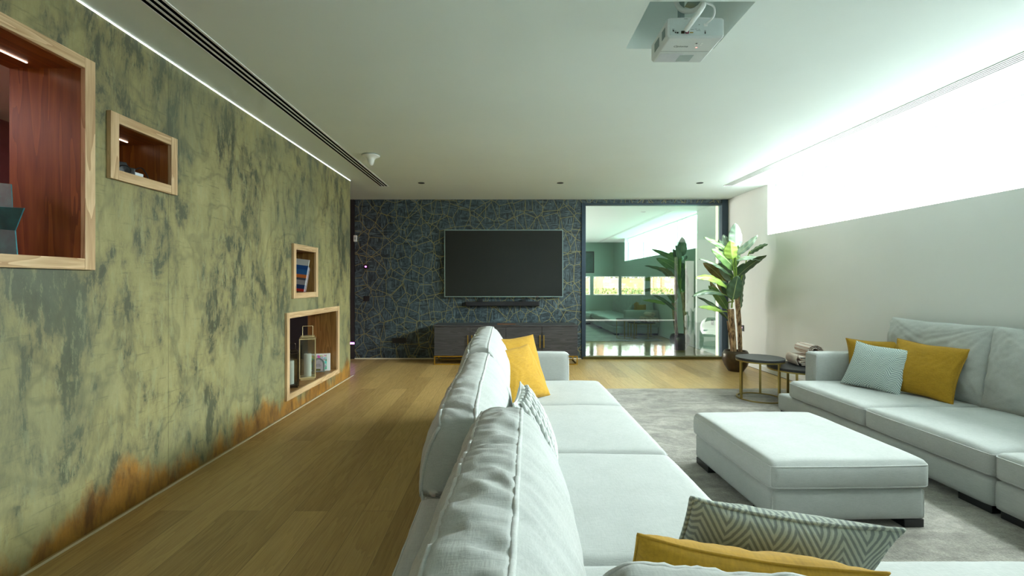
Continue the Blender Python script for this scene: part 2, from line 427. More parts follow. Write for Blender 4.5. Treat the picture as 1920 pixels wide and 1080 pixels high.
def back_cushion(L, H, T, top=.5, seed=0, res=.018, wr=.014, r=.022):
    """box cushion standing on its long side; local x length, y thickness, z height"""
    def fn(a, b, c):
        hx, hz = L/2, H/2
        e = lambda t: math.copysign(1-(1-abs(t))**1.3, t)
        u = (c+1)/2
        th = T/2*(.80+.35*math.sin(min(1, u*1.25)*PI*.62)) * (1-(1-top)*max(0, (u-.55)/.45)**1.5)
        p = rounded(Vector((e(a)*hx, b*T/2, c*hz)), Vector((hx, T/2, hz)), r)
        p.y = p.y/(T/2)*th
        ka = 1-abs(a)**4; kc = 1-abs(c)**3
        p.y += math.copysign((.04 if b < 0 else .012)*ka*kc, b)*abs(b)**3
        p.x += math.copysign(.02*(1-b*b)*kc, a)*abs(a)**6
        p.z += .012*ka*(1-b*b)*(1 if c > 0 else 0) * c
        # corner tuck and slump
        p.z -= .035*abs(a)**8*(1 if c > 0 else 0)
        p.z += .012*noise.noise(Vector((p.x*2.2+seed*3, 1, 0)))*max(0, c)
        # creases running across the boxing strip and fading down the faces
        wp = noise.noise(Vector((p.x*5, p.y*7+seed, p.z*5)))
        s = Vector((p.x*17+seed*11+wp*1.6, p.y*5.0+1.3*noise.noise(Vector((p.x*4, seed, 0))), p.z*3.2))
        n1 = noise.noise(s); n1 = (1-abs(n1)*2.2)
        n2 = 1-abs(noise.noise(Vector((p.x*38+seed+wp*2, p.y*12, p.z*7))))*2.5
        k = wr*(n1*.55*(.5+1.0*abs(noise.noise(Vector((p.x*3.1, seed, p.z*2))))*1.8)+n2*.32)
        if abs(c) > .985: p.z += k*math.copysign(1, c)
        elif abs(b) > .985: p.y += math.copysign(k*1.1*(.35+.65*max(0, c)), b)
        else: p.x += math.copysign(k*.7, a)
        return p + Vector((0, 0, hz))
    bm = cube_surface(fn, max(20, int(L/res)), max(6, int(T/res/1.2)), max(12, int(H/res/1.3)))
    we = []
    for b in (-1, 1):
        we.append(((-1, b, 1), (1, b, 1)))
        for a in (-1, 1): we.append(((a, b, -1), (a, b, 1)))
    wb = BM()
    for p, q in we:
        p = Vector(p); q = Vector(q); N = 90 if p.z == q.z else 24
        tube(wb, [fn(*(p.lerp(q, i/N)*Vector((1, 1, 1)) if False else p.lerp(q, i/N))) for i in range(N+1)], .007, 6)
    return bm, wb
def knife_cushion(W, H, T, seed=0, wr=.004, n=44, pinch=.095, plump=.45):
    """knife-edged scatter cushion in local x (width), z (height), y thickness; base at z 0"""
    def edge(u, v):
        x = u*W/2*(1-pinch*(1-v*v)); z = v*H/2*(1-pinch*(1-u*u)); return x, z
    bm = BM(); cache = {}
    def V(i, j, s):
        bd = i in (0, n) or j in (0, n)
        key = (i, j, 0 if bd else s)
        if key in cache: return cache[key]
        u, v = 2*i/n-1, 2*j/n-1
        u = math.copysign(1-(1-abs(u))**1.25, u); v = math.copysign(1-(1-abs(v))**1.25, v)
        x, z = edge(u, v); t = max(0, (1-u**2)*(1-v**2))**plump*T/2
        nz = noise.noise(Vector((x*9+seed*5, z*9, s*2)))*wr*1.6 + noise.noise(Vector((x*30+seed, z*30, s)))*wr*.5
        # radiating tension creases near the corners
        t += (nz + wr*.8*noise.noise(Vector((math.atan2(abs(v)-1.02, abs(u)-1.02)*9, seed, s))))*min(1, t/(T*.12)) if not bd else 0
        cache[key] = bm.verts.new((x, s*t, z+H/2 + .006*noise.noise(Vector((x*6, seed, 3)))))
        return cache[key]
    for s in (-1, 1):
        for i in range(n):
            for j in range(n):
                q = [V(i, j, s), V(i+1, j, s), V(i+1, j+1, s), V(i, j+1, s)]
                bm.faces.new(q if s < 0 else q[::-1])
    rim = []
    for i in range(0, n): rim.append(V(i, 0, 1).co.copy())
    for j in range(0, n): rim.append(V(n, j, 1).co.copy())
    for i in range(n, 0, -1): rim.append(V(i, n, 1).co.copy())
    for j in range(n, 0, -1): rim.append(V(0, j, 1).co.copy())
    return bm, rim
def scatter(label, mat, W, H, T, loc, rot, seed, wr=.004, pr=.003, pmat=None, group=None, **k):
    t = thing('scatter_cushion', label, 'cushion', loc, rot, group)
    bm, rim = knife_cushion(W, H, T, seed, wr, **k)
    obj('cushion_cover', bm, mat, t, smooth=True)
    obj('piping', tube(BM(), rim, pr, 6, closed=True), pmat or mat, t, smooth=True)
    return t

# ------------------------------------------------------------------ the room
XL, XR, YF, ZC, YB = -2.06, 3.63, 7.42, 2.6, -.35
YD = 15.2
struct('floor', bx(-6, 3.8, YB-.2, YF+.02, -.1, 0), M['planks'], 'brown oak floorboards running towards the television wall')
def holed(u0, u1, v0, v1, holes, place, mat_name=None):
    """slab with rectangular holes, made from cells; place(u,v,side)->co"""
    bm = BM(); us = sorted({u0, u1, *[h[0] for h in holes], *[h[1] for h in holes]}); vs2 = sorted({v0, v1, *[h[2] for h in holes], *[h[3] for h in holes]})
    inh = lambda u, v: any(h[0] < u < h[1] and h[2] < v < h[3] for h in holes) or not (u0 < u < u1 and v0 < v < v1)
    cache = {}
    def V(i, j, s):
        if (i, j, s) not in cache: cache[(i, j, s)] = bm.verts.new(place(us[i], vs2[j], s))
        return cache[(i, j, s)]
    mid = lambda L_, i: (L_[i]+L_[i+1])/2
    nu, nv = len(us)-1, len(vs2)-1
    solid = lambda i, j: 0 <= i < nu and 0 <= j < nv and not inh(mid(us, i), mid(vs2, j))
    for i in range(nu):
        for j in range(nv):
            if not solid(i, j): continue
            for s in (0, 1): bm.faces.new([V(i, j, s), V(i+1, j, s), V(i+1, j+1, s), V(i, j+1, s)])
            if not solid(i-1, j): bm.faces.new([V(i, j, 0), V(i, j+1, 0), V(i, j+1, 1), V(i, j, 1)])
            if not solid(i+1, j): bm.faces.new([V(i+1, j, 0), V(i+1, j+1, 0), V(i+1, j+1, 1), V(i+1, j, 1)])
            if not solid(i, j-1): bm.faces.new([V(i, j, 0), V(i+1, j, 0), V(i+1, j, 1), V(i, j, 1)])
            if not solid(i, j+1): bm.faces.new([V(i, j+1, 0), V(i+1, j+1, 0), V(i+1, j+1, 1), V(i, j+1, 1)])
    return bm
# ceiling with the projector recess
REC = (.703, 1.215, 2.205, 2.65)
struct('ceiling', holed(-6, 3.82, YB-.2, YF+.1, [REC], lambda u, v, s: (u, v, ZC+s*.02)), M['ceiling'], 'smooth plaster ceiling')
bm = BM(); x0, x1, y0, y1 = REC
box(bm, x0-.02, x0, y0-.02, y1+.02, ZC+.0201, ZC+.33); box(bm, x1, x1+.02, y0-.02, y1+.02, ZC+.0201, ZC+.33)
box(bm, x0, x1, y0-.02, y0, ZC+.0201, ZC+.33); box(bm, x0, x1, y1, y1+.02, ZC+.0201, ZC+.33); box(bm, x0-.02, x1+.02, y0-.02, y1+.02, ZC+.33, ZC+.35)
struct('trim_1', bm, M['ceiling'], 'square recess in the ceiling above the projector')
# roof slab keeps the daylight out of the ceiling void
struct('ceiling_slab', box(bx(-6.2, 3.82, YB-.5, YF, ZC+.36, ZC+.46), -6.2, 9.2, YF, 15.4, ZC+.36, ZC+.46), M['white_wall'], 'concrete slab above the ceiling')
# left plaster wall with its niches
NICHES = [  # outer y0,y1,z0,z1, frame width
    (1.05, 2.262, 1.300, 2.332, .055, 'walnut', False),
    (2.350, 2.830, 1.780, 2.130, .052, 'walnut', True),
    (4.385, 4.960, 1.086, 1.620, .055, 'oak_dark', True),
    (4.250, 5.600, .130, .955, .055, 'oak_dark', False)]
holes = [(a+f-.018, b-f+.018, c+f-.018, d-f+.018) for a, b, c, d, f, *_ in NICHES]
struct('wall_left', holed(YB-.2, 6.05, 0, ZC-.0046, holes, lambda u, v, s: (XL-.34*s, u, v)), M['plaster'], 'distressed green plaster wall with wooden niches')
struct('trim_2', bx(XL-.02, XL+.0015, YB, 6.05, ZC-.0045, ZC-.0002), M['led'], 'thin line of white light between green wall and ceiling')
struct('trim_3', bx(XL+.018, XL+.034, YB, 6.1, 0, .003), M['rust_white'], 'thin pale strip in the floor along the green wall')
nl = ['large framed opening high on the green wall, teal sculpture inside', 'small framed niche right of the large opening, black cameras inside',
      'upright framed niche with magazines, above the lantern niche', 'low framed opening near the floor holding two lanterns']
for (a, b, c, d, f, lin, back), lb in zip(NICHES, nl):
    t = thing('wall_niche', lb, 'niche', (XL, a, c), group='wood-framed niches in the green wall')
    W_, H_ = b-a, d-c; lm, ly = M[lin], M[lin+'_y']
    fx0, fx1 = .0005, .024
    obj('frame_board', bx(fx0, fx1, 0, f, 0, H_), M['ash_v'], t, bevel=.002)
    obj('frame_board', bx(fx0, fx1, W_-f, W_, 0, H_), M['ash_v'], t, bevel=.002)
    obj('frame_board', bx(fx0, fx1-.001, f, W_-f, 0, f), M['ash'], t, bevel=.002)
    obj('frame_board', bx(fx0, fx1-.001, f, W_-f, H_-f, H_), M['ash'], t, bevel=.002)
    D = -.345
    obj('side_panel', bx(D, 0, f-.017, f, f, H_-f), lm, t)
    obj('side_panel', bx(D, 0, W_-f, W_-f+.017, f, H_-f), lm, t)
    obj('shelf_board', bx(D, 0, f-.017, W_-f+.017, f-.017, f), ly, t)
    obj('top_board', bx(D, 0, f-.017, W_-f+.017, H_-f, H_-f+.017), ly, t)
    if back: obj('back_panel', bx(D-.012, D, f-.017, W_-f+.017, f-.017, H_-f+.017), lm, t)
    if lin == 'walnut': obj('light_strip', bx(-.20, -.193, f+.02, W_-f-.06, H_-f-.004, H_-f-.0005), M['led_soft'], t)
# hall behind the green wall, lit pink
struct('wall_hall', bx(-4.3, -4.2, YB-.2, YF, 0, ZC), plain('plum_paint', srgb(168, 118, 130), .7), 'plum wall of the hall behind the niches')
struct('wall_hall_end', bx(-6, -2.46, YF, YF+.12, 0, ZC), M['dark'], 'dark wall at the end of the side hall')
struct('wall_rear', bx(-6, 3.8, YB-.2, YB, 0, ZC), M['rear_wall'], 'plain wall behind the camera')
pl = bpy.data.lights.new('pink_glow', 'AREA'); pl.size = .3; pl.size_y = 2.5; pl.shape = 'RECTANGLE'; pl.energy = 9; pl.color = (1, .58, .52)
po = bpy.data.objects.new('pink_glow', pl); C.objects.link(po); po.location = (-3.9, 1.6, 2.55)
# hall cabinet seen through the large niche
t = thing('hall_shelf', 'dark shelving lit red behind the large niche opening', 'shelf', (-4.2, 2.2, 0))
obj('side_panel', bx(.001, .35, -.02, .0, 0, 1.95), M['dark'], t); obj('side_panel', bx(.001, .35, 1.5, 1.52, 0, 1.95), M['dark'], t)
for z in (.5, 1.0, 1.5, 1.93): obj('shelf_board', bx(.001, .35, 0, 1.5, z, z+.02), M['dark'], t)
for z in (1.485, 1.915): obj('light_strip', bx(.30, .31, .02, 1.48, z, z+.012), M['led_red'], t)

# right wall with the long high window
WY0, WY1, WZ0 = 1.09, 6.29, 1.905
struct('wall_right', holed(YB-.2, YF, 0, ZC+.02, [(WY0, WY1, WZ0, ZC+.03)], lambda u, v, s: (XR+.17*s, u, v)), M['white_wall'], 'off-white wall under the long high window')
struct('door_1', bx(6.62, 7.45, 14.29, 14.2995, .0, 2.1), M['rust_white'], 'flush cream door in the white wall beyond the glass')
struct('trim_10', box(bx(6.60, 6.615, 14.285, 14.2995, 0, 2.12), 6.60, 7.47, 14.285, 14.2995, 2.105, 2.12), M['steel'], 'thin grey door frame beyond the glass')
wt = thing('window_1', 'long high strip window flooded with daylight in the right wall', 'window', (XR+.115, WY0, WZ0), kind='structure')
WL = WY1-WY0; WH = ZC-WZ0
obj('window_frame', holed(0, WL, 0, WH, [(.02, 1.47, .02, WH-.02), (1.51, 3.9, .02, WH-.02), (3.94, WL-.02, .02, WH-.02)], lambda u, v, s: (s*.04, u, v)), M['white'], wt)
obj('pane', bx(.016, .022, .02, WL-.02, .02, WH-.02), M['clear_glass'], wt)
obj('glass_edge', bx(-.117, -.109, 4.455, 4.463, .0, WH-.001), plain('green_glass_edge', srgb(150, 190, 175), .3), wt)
struct('baseboard_right', bx(XR-.012, XR-.0005, 4.3, YF-.02, 0, .07), M['white_wall'], 'low white skirting at the foot of the right wall')
struct('trim_4', bx(XR-.014, XR-.011, 4.3, YF-.02, 0, .006), M['dark'], 'thin dark strip painted in for the shadow gap under the skirting')  # dark strip stands in for the shade at the skirting foot

struct('light_block_ground', bx(3.82, 16, -6, 7.38, 1.45, 1.55), plain('light_block_grey', (.13, .14, .145), .95, var=.2), 'unseen dark ground added outside the high window to dim the ceiling')  # unseen ground, added to cut the light thrown up onto the ceiling

# far wall with wallpaper and glass partition
GX0, GX1, GZ0, GZ1 = 1.313, 3.53, .04, 2.51
struct('wall_front', bx(-2.45, 1.245, YF, YF+.12, .012, ZC), M['wallpaper'], 'dark blue wall covered in gold geometric wallpaper')
struct('trim_5', bx(-2.45, 1.245, YF-.012, YF+.1, 0, .016), M['rust_white'], 'thin white strip along the foot of the papered wall')
struct('trim_6', bx(1.245, XR, YF+.0, YF+.12, GZ1+.03, ZC-.0005), M['wallpaper'], 'strip of gold patterned wallpaper above the glass partition')
g = thing('window_2', 'floor to ceiling glass partition in a slim dark steel frame', 'glass partition', (0, YF, 0), kind='structure')
obj('frame_post', bx(1.2455, GX0, -.02, .10, .0, GZ1+.03), M['steel'], g, bevel=.003)
obj('frame_post', bx(GX1, XR-.001, -.02, .10, .0, ZC-.001), M['steel'], g, bevel=.003)
obj('frame_rail', bx(GX0, GX1, -.02, .10, GZ1, GZ1+.029), M['steel'], g, bevel=.003)
obj('frame_rail', bx(GX0-.05, GX1, -.03, .10, .0, GZ0), M['olive_steel'], g, bevel=.003)
bm = bx(GX0, GX1, .03, .042, GZ0, GZ1)
bm.faces.ensure_lookup_table()
for fc in bm.faces:
    fc.material_index = 0 if all(abs(v.co.y-.03) < 1e-4 for v in fc.verts) else 1
obj('pane', bm, [M['partition_glass'], M['clear_glass']], g)

# hall beyond the glass
struct('floor_hall', bx(-2.5, 9, YF+.12, YD, -.1, 0), M['epoxy'], 'dark glossy resin floor beyond the glass')
struct('ceiling_hall', bx(-2.5, 9, YF+.1, YD+.1, ZC, ZC+.02), M['ceiling'], 'pale ceiling beyond the glass')
struct('wall_hall_left', bx(-2.6, -2.46, YF+.12, YD, 0, ZC), M['white_wall'], 'left wall beyond the glass')
struct('wall_hall_right', bx(8.9, 9.0, YF, YD, 0, ZC), M['white_wall'], 'right wall beyond the glass')
struct('wall_hall_near', bx(3.82, 9.0, YF+.001, YF+.12, 0, ZC+.359), M['white_wall'], 'near wall beyond the glass')
struct('trim_7', bx(3.535, 3.63, YF+.121, YF+.22, 0, ZC), M['rust_white'], 'cream jamb right behind the glass partition')
pan = [(-2.3, -.6), (-.5, 1.1), (1.2, 2.0), (2.1, 2.85), (2.94, 3.81), (3.88, 4.69), (4.85, 5.70)]
dk = plain('dark_green_paint', srgb(22, 28, 25), .6)
struct('wall_hall_back', holed(-2.5, 8.9, 0, ZC, [(a, b, .84, 1.47) for a, b in pan], lambda u, v, s: (u, YD+.15*s, v)), dk, 'dark wall with a band of windows beyond the glass')
struct('wall_hall_white', bx(6.03, 8.89, 14.3, 14.4, 0, ZC), M['white_wall'], 'bright white wall standing beyond the glass at right')
for i, (a, b) in enumerate(pan):
    wn = thing('window_%d' % (i+3), 'one of the low windows in the band beyond the glass', 'window', ((a+b)/2, YD, .84), kind='structure')
    hw = (b-a)/2
    obj('window_frame', holed(-hw, hw, 0, .63, [(-hw+.03, hw-.03, .03, .6)], lambda u, v, s: (u, .05+s*.04, v)), M['white'], wn)
    obj('pane', bx(-hw+.03, hw-.03, .068, .072, .03, .6), M['clear_glass'], wn)
# low bench strip under the windows: the pale line where the wall meets the resin floor
struct('trim_8', bx(-2.4, 5.66, YD-.03, YD-.001, 0, .022), M['white_wall'], 'pale strip at the foot of the far wall beyond the glass')
struct('trim_9', bx(5.66, 5.73, YD-.10, YD-.002, 0, ZC-.5), plain('mauve_steel', srgb(110, 96, 110), .4, .3), 'slim vertical post on the far wall beyond the glass')

# ------------------------------------------------------------------ outdoors beyond the far windows
struct('ground', bx(-14, 22, 15.36, 40, -.3, -.05), plain('garden_gravel', srgb(205, 190, 160), .9, var=.1, scale=3), 'pale garden ground outside the far windows')
t = NT('sandstone_blocks'); br = t.node('ShaderNodeTexBrick'); t.set(br, 'Vector', t.coord((1, 1, 1), rot=(PI/2, 0, 0))); t.set(br, 'Scale', 1.6)
t.set(br, 'Color1', srgb(222, 178, 128)); t.set(br, 'Color2', srgb(198, 150, 104)); t.set(br, 'Mortar', srgb(160, 130, 100)); t.p(Base_Color=br.outputs[0], Roughness=.9)
tag(obj('garden_wall', bx(-14, 22, 24, 24.4, -.05, 1.5), t.m), 'warm sandstone garden wall seen through the far windows', 'wall')
def leafy(name, label, cat, boxes, col, n, s, seed, group=None):
    random.seed(seed); bm = BM()
    for k in range(n):
        b = random.choice(boxes); p = Vector([random.uniform(b[i], b[i+1]) for i in (0, 2, 4)])
        R_ = Euler([random.uniform(0, 6.3) for _ in range(3)]).to_matrix(); d = s*random.uniform(.6, 1.3)
        vs_ = [bm.verts.new(p + R_ @ Vector(q)*d) for q in ((-1, 0, 0), (0, -.45, .1), (1, 0, 0), (0, .45, .1))]
        bm.faces.new(vs_)
    return bm
hm = plain('hedge_leaves', srgb(96, 118, 60), .7, var=.35, scale=20)
tag(obj('garden_hedge', leafy('h', '', '', [(-6, 14, 20.6, 21.3, -.05, 1.0)], 0, 12000, .07, 3), hm), 'low clipped green hedge outside the far windows', 'hedge', kind='stuff')
tag(obj('garden_shrubs', leafy('h', '', '', [(-6, 14, 24.6, 25.8, -.05, 2.6)], 0, 9000, .12, 5), hm), 'yellow green shrubs above the sandstone garden wall', 'shrubs', kind='stuff')
bark = plain('palm_bark', srgb(150, 120, 95), .9, var=.25, scale=30)
for (x, lb, st) in ((4.55, 'thick tree trunk outside, behind the second window from left', [(0, .17)]), (7.4, 'tree with two slim trunks outside, behind the last window', [(-.18, .08), (.2, .09)])):
    tt = thing('garden_tree', lb, 'tree', (x, 21.9, -.06), group='trees outside the far windows')
    for ox, r_ in st:
        obj('trunk', tube(BM(), [(ox+.03*math.sin(i*1.3), 0, i*.35) for i in range(11)], r_, 10, rr=[r_*(1.15-.03*i+.06*(i % 2)) for i in range(11)]), bark, tt, smooth=True)
    obj('crown', leafy('c', '', '', [(-.7, .7, -.7, .7, 3.0, 4.4)], 0, 700, .13, 9), hm, tt)

# things beyond the glass
t = thing('leaning_board', 'tall white board leaning against the dark wall beyond the glass', 'board', (6.085, YD-.2, 0))
obj('board_face', bx(-.13, .13, -.03, .03, .30, 1.97), M['white'], t, bevel=.005); obj('board_foot', bx(-.10, .10, -.06, .06, 0, .30), M['dark'], t)
for i, (x, h, lb) in enumerate(((5.90, .22, 'short grey gas bottle standing left of the white board'), (6.02, .42, 'grey gas bottle standing in front of the white board'), (6.20, .46, 'tall grey gas bottle at the right foot of the white board'))):
    b = BM(); lathe(b, [(0, 0), (.06, 0), (.065, .02), (.065, h*.78), (.04, h*.92), (.018, h*.95), (.018, h), (0, h)], 16)
    tag(obj('gas_bottle', b, plain('grey_enamel', srgb(150, 155, 155), .4), smooth=False, loc=(x, YD-.42, 0)), lb, 'bottle', 'gas bottles beyond the glass')
# small white toy car
tc = thing('toy_car', 'small white ride-on toy car parked on the glossy floor', 'toy car', (4.72, 10.1, 0), (0, 0, math.radians(-24)))
def carsec(y):
    # half width, sill z, shoulder z, roof half width, roof z
    K = [(-.62, .24, .12, .22, .20, .24), (-.56, .33, .09, .27, .28, .29), (-.35, .36, .085, .31, .30, .335), (-.14, .365, .085, .33, .30, .355), (.06, .365, .085, .34, .23, .46), (.28, .365, .085, .35, .22, .475), (.48, .36, .09, .35, .26, .40), (.60, .33, .12, .32, .26, .33)]
    return K
bm = BM(); rows = []
for (y, hw, zs, zh, rw, zr) in carsec(0):
    pts = [(-hw*.9, zs), (-hw, (zs+zh)/2), (-hw*.97, zh), (-rw, zr-.01), (-rw*.5, zr), (rw*.5, zr), (rw, zr-.01), (hw*.97, zh), (hw, (zs+zh)/2), (hw*.9, zs)]
    rows.append([bm.verts.new((x, y, z)) for x, z in pts])
for A, B_ in zip(rows, rows[1:]):
    for k in range(10): bm.faces.new((A[k], A[(k+1) % 10], B_[(k+1) % 10], B_[k]))
bm.faces.new(rows[0]); bm.faces.new(rows[-1][::-1])
obj('car_body', bm, plain('white_car_paint', (.75, .77, .76), .25, var=.01), tc, smooth=True, subsurf=1)
bm = BM(); A = [bm.verts.new(p) for p in ((-.27, -.12, .358), (.27, -.12, .358), (.215, .07, .463), (-.215, .07, .463))]; bm.faces.new(A)
obj('windscreen', bm, M['black'], tc, solid=.006)
obj('bumper', bx(-.30, .30, -.615, -.585, .10, .155), M['black'], tc, bevel=.01)
obj('number_plate', bx(-.09, .09, -.635, -.62, .15, .19), M['white'], tc)
for s in (-1, 1): obj('headlight', bx(s*.24-.05, s*.24+.05, -.60, -.56, .215, .25), M['silver'], tc, bevel=.01)
for sx in (-1, 1):
    for y in (-.38, .40):
        b = BM(); lathe(b, [(0, -.04), (.07, -.04), (.105, -.03), (.105, .03), (.07, .04), (0, .04)], 20)
        wl = obj('wheel', b, M['black'], tc, loc=(sx*.325, y, .105), rot=(0, PI/2, 0))
        b = BM(); lathe(b, [(0, .041), (.06, .041), (.06, .045), (0, .045)], 12); b2 = obj('hub_cap', b, M['silver'], wl); b2.scale = (1, 1, sx)

# ------------------------------------------------------------------ ceiling fittings
def grille(label, xc, wd, y0, y1, slots, group):
    t = thing('ceiling_grille', label, 'air grille', (xc, y0, ZC), group=group); L = y1-y0; n = slots; sw = .024 if n == 3 else .013
    obj('backing', bx(-wd/2+.004, wd/2-.004, .002, L-.002, -.0035, -.0005), M['void'], t)
    gap = (wd-n*sw)/(n+1)
    for i in range(n+1):
        a = -wd/2+i*(gap+sw); obj('slat', bx(a, a+gap, 0, L, -.0052, -.0004), M['white'], t)
    for y in (0, L-.012): obj('end_cap', bx(-wd/2, wd/2, y, y+.012, -.0095, -.0003), M['white'], t)
grille('long slotted air grille with three black slots near the green wall', -1.70, .13, YB+.05, 6.4, 3, 'ceiling air grilles')
grille('long slotted air grille with fine slots beside the high window', 3.112, .115, YB+.05, 6.36, 4, 'ceiling air grilles')
for x, lb in ((-1.14, 'leftmost of three dark recessed downlights above the television'), (.75, 'middle dark recessed downlight, above the right part of the television wall'), (2.65, 'rightmost dark recessed downlight, above the glass partition')):
    t = thing('downlight', lb, 'downlight', (x, 6.19, ZC), group='recessed ceiling downlights')
    b = BM(); lathe(b, [(.036, -.0004), (.045, -.0004), (.045, -.004), (.036, -.004), (.036, -.0004)], 24); obj('rim', b, M['black'], t)
    b = BM(); lathe(b, [(0, -.001), (.036, -.001), (.036, -.002), (0, -.002)], 24); obj('lens', b, M['black'], t)
t = thing('ceiling_sensor', 'white trumpet-shaped ceiling fitting beside the left air grille', 'ceiling fitting', (-1.43, 4.85, ZC))
b = BM(); lathe(b, [(0, -.0005), (.092, -.0005), (.094, -.008), (.085, -.014), (.055, -.028), (.037, -.05), (.030, -.08), (.024, -.10), (.012, -.112), (0, -.114)], 32); obj('shell', b, M['white'], t, smooth=True)
b = BM(); lathe(b, [(.094, -.002), (.098, -.002), (.098, -.006), (.094, -.006), (.094, -.002)], 32); obj('rim', b, M['silver'], t)

# projector
pw = plain('projector_white', (.62, .66, .66), .45, var=.02)
pj = thing('projector', 'white projector hanging from a square recess in the ceiling', 'projector', (.947, 2.26, 2.452))
bm = BM(); prism(bm, [(-.141, .012), (-.13, 0), (.13, 0), (.141, .012), (.141, .094), (.13, .102), (0, .106), (-.13, .102), (-.141, .094)], 'Y', 0, .25)
body = obj('projector_body', bm, pw, pj, bevel=.004)
obj('rear_panel', bx(-.128, .134, -.002, .002, .014, .094), plain('projector_port_panel', (.55, .62, .62), .5), pj)
for i, (x, z, w_, h_, m_) in enumerate(((-.112, .036, .007, .007, 'black'), (-.101, .027, .006, .006, 'black'), (-.091, .026, .009, .008, 'black'), (-.066, .027, .016, .012, 'bronze'), (-.044, .027, .016, .013, 'plum'), (-.022, .027, .018, .006, 'antique_gold'), (.046, .026, .006, .012, 'black'), (.048, .064, .02, .014, 'white'), (.016, .066, .005, .003, 'black'))):
    if m_ == 'plum': M['plum'] = plain('plum_plug', srgb(120, 40, 62), .5)
    obj('port', bx(x-w_/2, x+w_/2, -.008 if i in (3, 4) else -.0035, -.0021, z-h_/2, z+h_/2), M[m_], pj, bevel=.0008)
for i, (x, z, w_) in enumerate(((-.112, .043, .010), (-.10, .034, .008), (-.05, .094, .018), (-.018, .041, .016), (.0, .043, .012), (.016, .042, .007), (.012, .036, .022), (.046, .036, .008))):
    obj('print_mark', bx(x-w_/2, x+w_/2, -.0029, -.0021, z, z+.0016), plain('grey_print', srgb(110, 120, 120), .6) if i == 0 else bpy.data.materials['grey_print'], pj)
for (y0, y1) in ((.03, .075), (.12, .19)):
    v = obj('side_vent', bx(-.1425, -.1411, y0, y1, .025, .07), plain('vent_grey', srgb(120, 138, 138), .6), pj)
obj('seam_line', bx(-.13, .12, .128, .1295, -.0006, .0), bpy.data.materials['grey_print'], pj)
obj('vent_grid', bx(-.125, .0, .15, .24, -.0008, -.0001), plain('vent_pale', (.56, .58, .62), .6), pj)
obj('lens_hatch', bx(-.015, .06, .165, .235, -.0012, -.0001), plain('hatch_grey', srgb(165, 180, 180), .5), pj)
for i in range(6): obj('control_button', bx(.02+.014*(i % 3), .028+.014*(i % 3), .045+.016*(i//3), .051+.016*(i//3), -.0014, -.0001), M['black'] if i == 0 else M['white'], pj)
obj('indicator_light', bx(.036, .044, .085, .091, -.0016, -.0001), emis('indicator_red', (1, .25, .22, 1), .6), pj)
# maker's lettering on the underside
fc = bpy.data.curves.new('lettering', 'FONT'); fc.body = 'Optoma'; fc.size = .022; fc.extrude = .0003; fc.align_x = 'CENTER'; fc.shear = .3
_f = bpy.data.objects.new('text', fc); C.objects.link(_f); bpy.context.view_layer.update()
_me = bpy.data.meshes.new_from_object(_f); bpy.data.objects.remove(_f)
fo = bpy.data.objects.new('lettering', _me); C.objects.link(fo); fo.parent = pj; fo.location = (-.045, .085, -.0004); fo.rotation_euler = (PI, 0, 0); _me.materials.clear(); _me.materials.append(bpy.data.materials['grey_print'])
for sx in (-1, 1): obj('foot', tube(BM(), [(sx*.11, .04, .102), (sx*.11, .04, .112)], .008, 12), M['black'], pj)
mt = obj('ceiling_mount', box(box(BM(), -.055, .0, .08, .16, .46, .477), -.04, -.015, .1, .135, .10, .46), M['silver'], pj, bevel=.003)
obj('mount_plate', bx(-.07, .05, .06, .17, .104, .112), M['silver'], pj, bevel=.002)
obj('tilt_bracket', bx(-.075, -.02, .04, .12, .215, .222, Matrix.Rotation(.3, 4, 'Y')), M['silver'], pj, bevel=.002)
def bez(pts, n=24):
    pts = [Vector(p) for p in pts]; out = []
    P = [pts[0]*2-pts[1]] + pts + [pts[-1]*2-pts[-2]]
    for i in range(len(pts)-1):
        p0, p1, p2, p3 = P[i:i+4]
        for k in range(n//2):
            s = k/(n//2); out.append(.5*((2*p1)+(p2-p0)*s+(2*p0-5*p1+4*p2-p3)*s*s+(3*p1-p0-3*p2+p3)*s**3))
    out.append(pts[-1]); return out
obj('sleeved_cable', tube(BM(), bez([(-.055, -.012, .030), (-.035, -.05, .058), (.0, -.06, .105), (.02, -.04, .145), (.0, .03, .155), (-.04, .08, .19), (-.06, .11, .27), (-.06, .12, .46)]), .012, 10), M['white'], pj, smooth=True)
obj('power_cable', tube(BM(), bez([(.05, -.008, .066), (.066, -.05, .08), (.062, -.06, .12), (.03, -.045, .148)]), .0045, 8), M['white'], pj, smooth=True)

# ------------------------------------------------------------------ television wall
tv = thing('television', 'large flat television with silver bezel on the papered wall', 'television', (-.022, YF-.045, 1.555))
TW, TH = 1.92, 1.09
obj('screen', bx(-TW/2+.014, TW/2-.014, -.026, -.02, -TH/2+.014, TH/2-.014), M['screen'], tv)
obj('bezel', holed(-TW/2, TW/2, -TH/2, TH/2, [(-TW/2+.014, TW/2-.014, -TH/2+.014, TH/2-.014)], lambda u, v, s: (u, -.03+s*.028, v)), M['silver'], tv)
obj('back_housing', bx(-TW/2+.05, TW/2-.05, -.018, .04, -TH/2+.05, TH/2-.05), M['black'], tv)
obj('status_light', bx(.52, .56, -.032, -.0305, -TH/2+.004, -TH/2+.010), plain('red_dot', srgb(140, 60, 70), .4), tv)
sb = thing('soundbar', 'slim black soundbar mounted under the television', 'soundbar', (-.04, YF-.055, .905))
obj('speaker_body', bx(-.60, .60, -.045, .05, -.04, .035), M['black'], sb, bevel=.015, bseg=3); obj('grille_cloth', bx(-.57, .57, -.048, -.0455, -.03, .025), fabric('black_grille', (.015, .015, .017)), sb)
for x in (-.35, .35): obj('wall_bracket', bx(x-.03, x+.03, .0, .054, .035, .07), M['black'], sb)
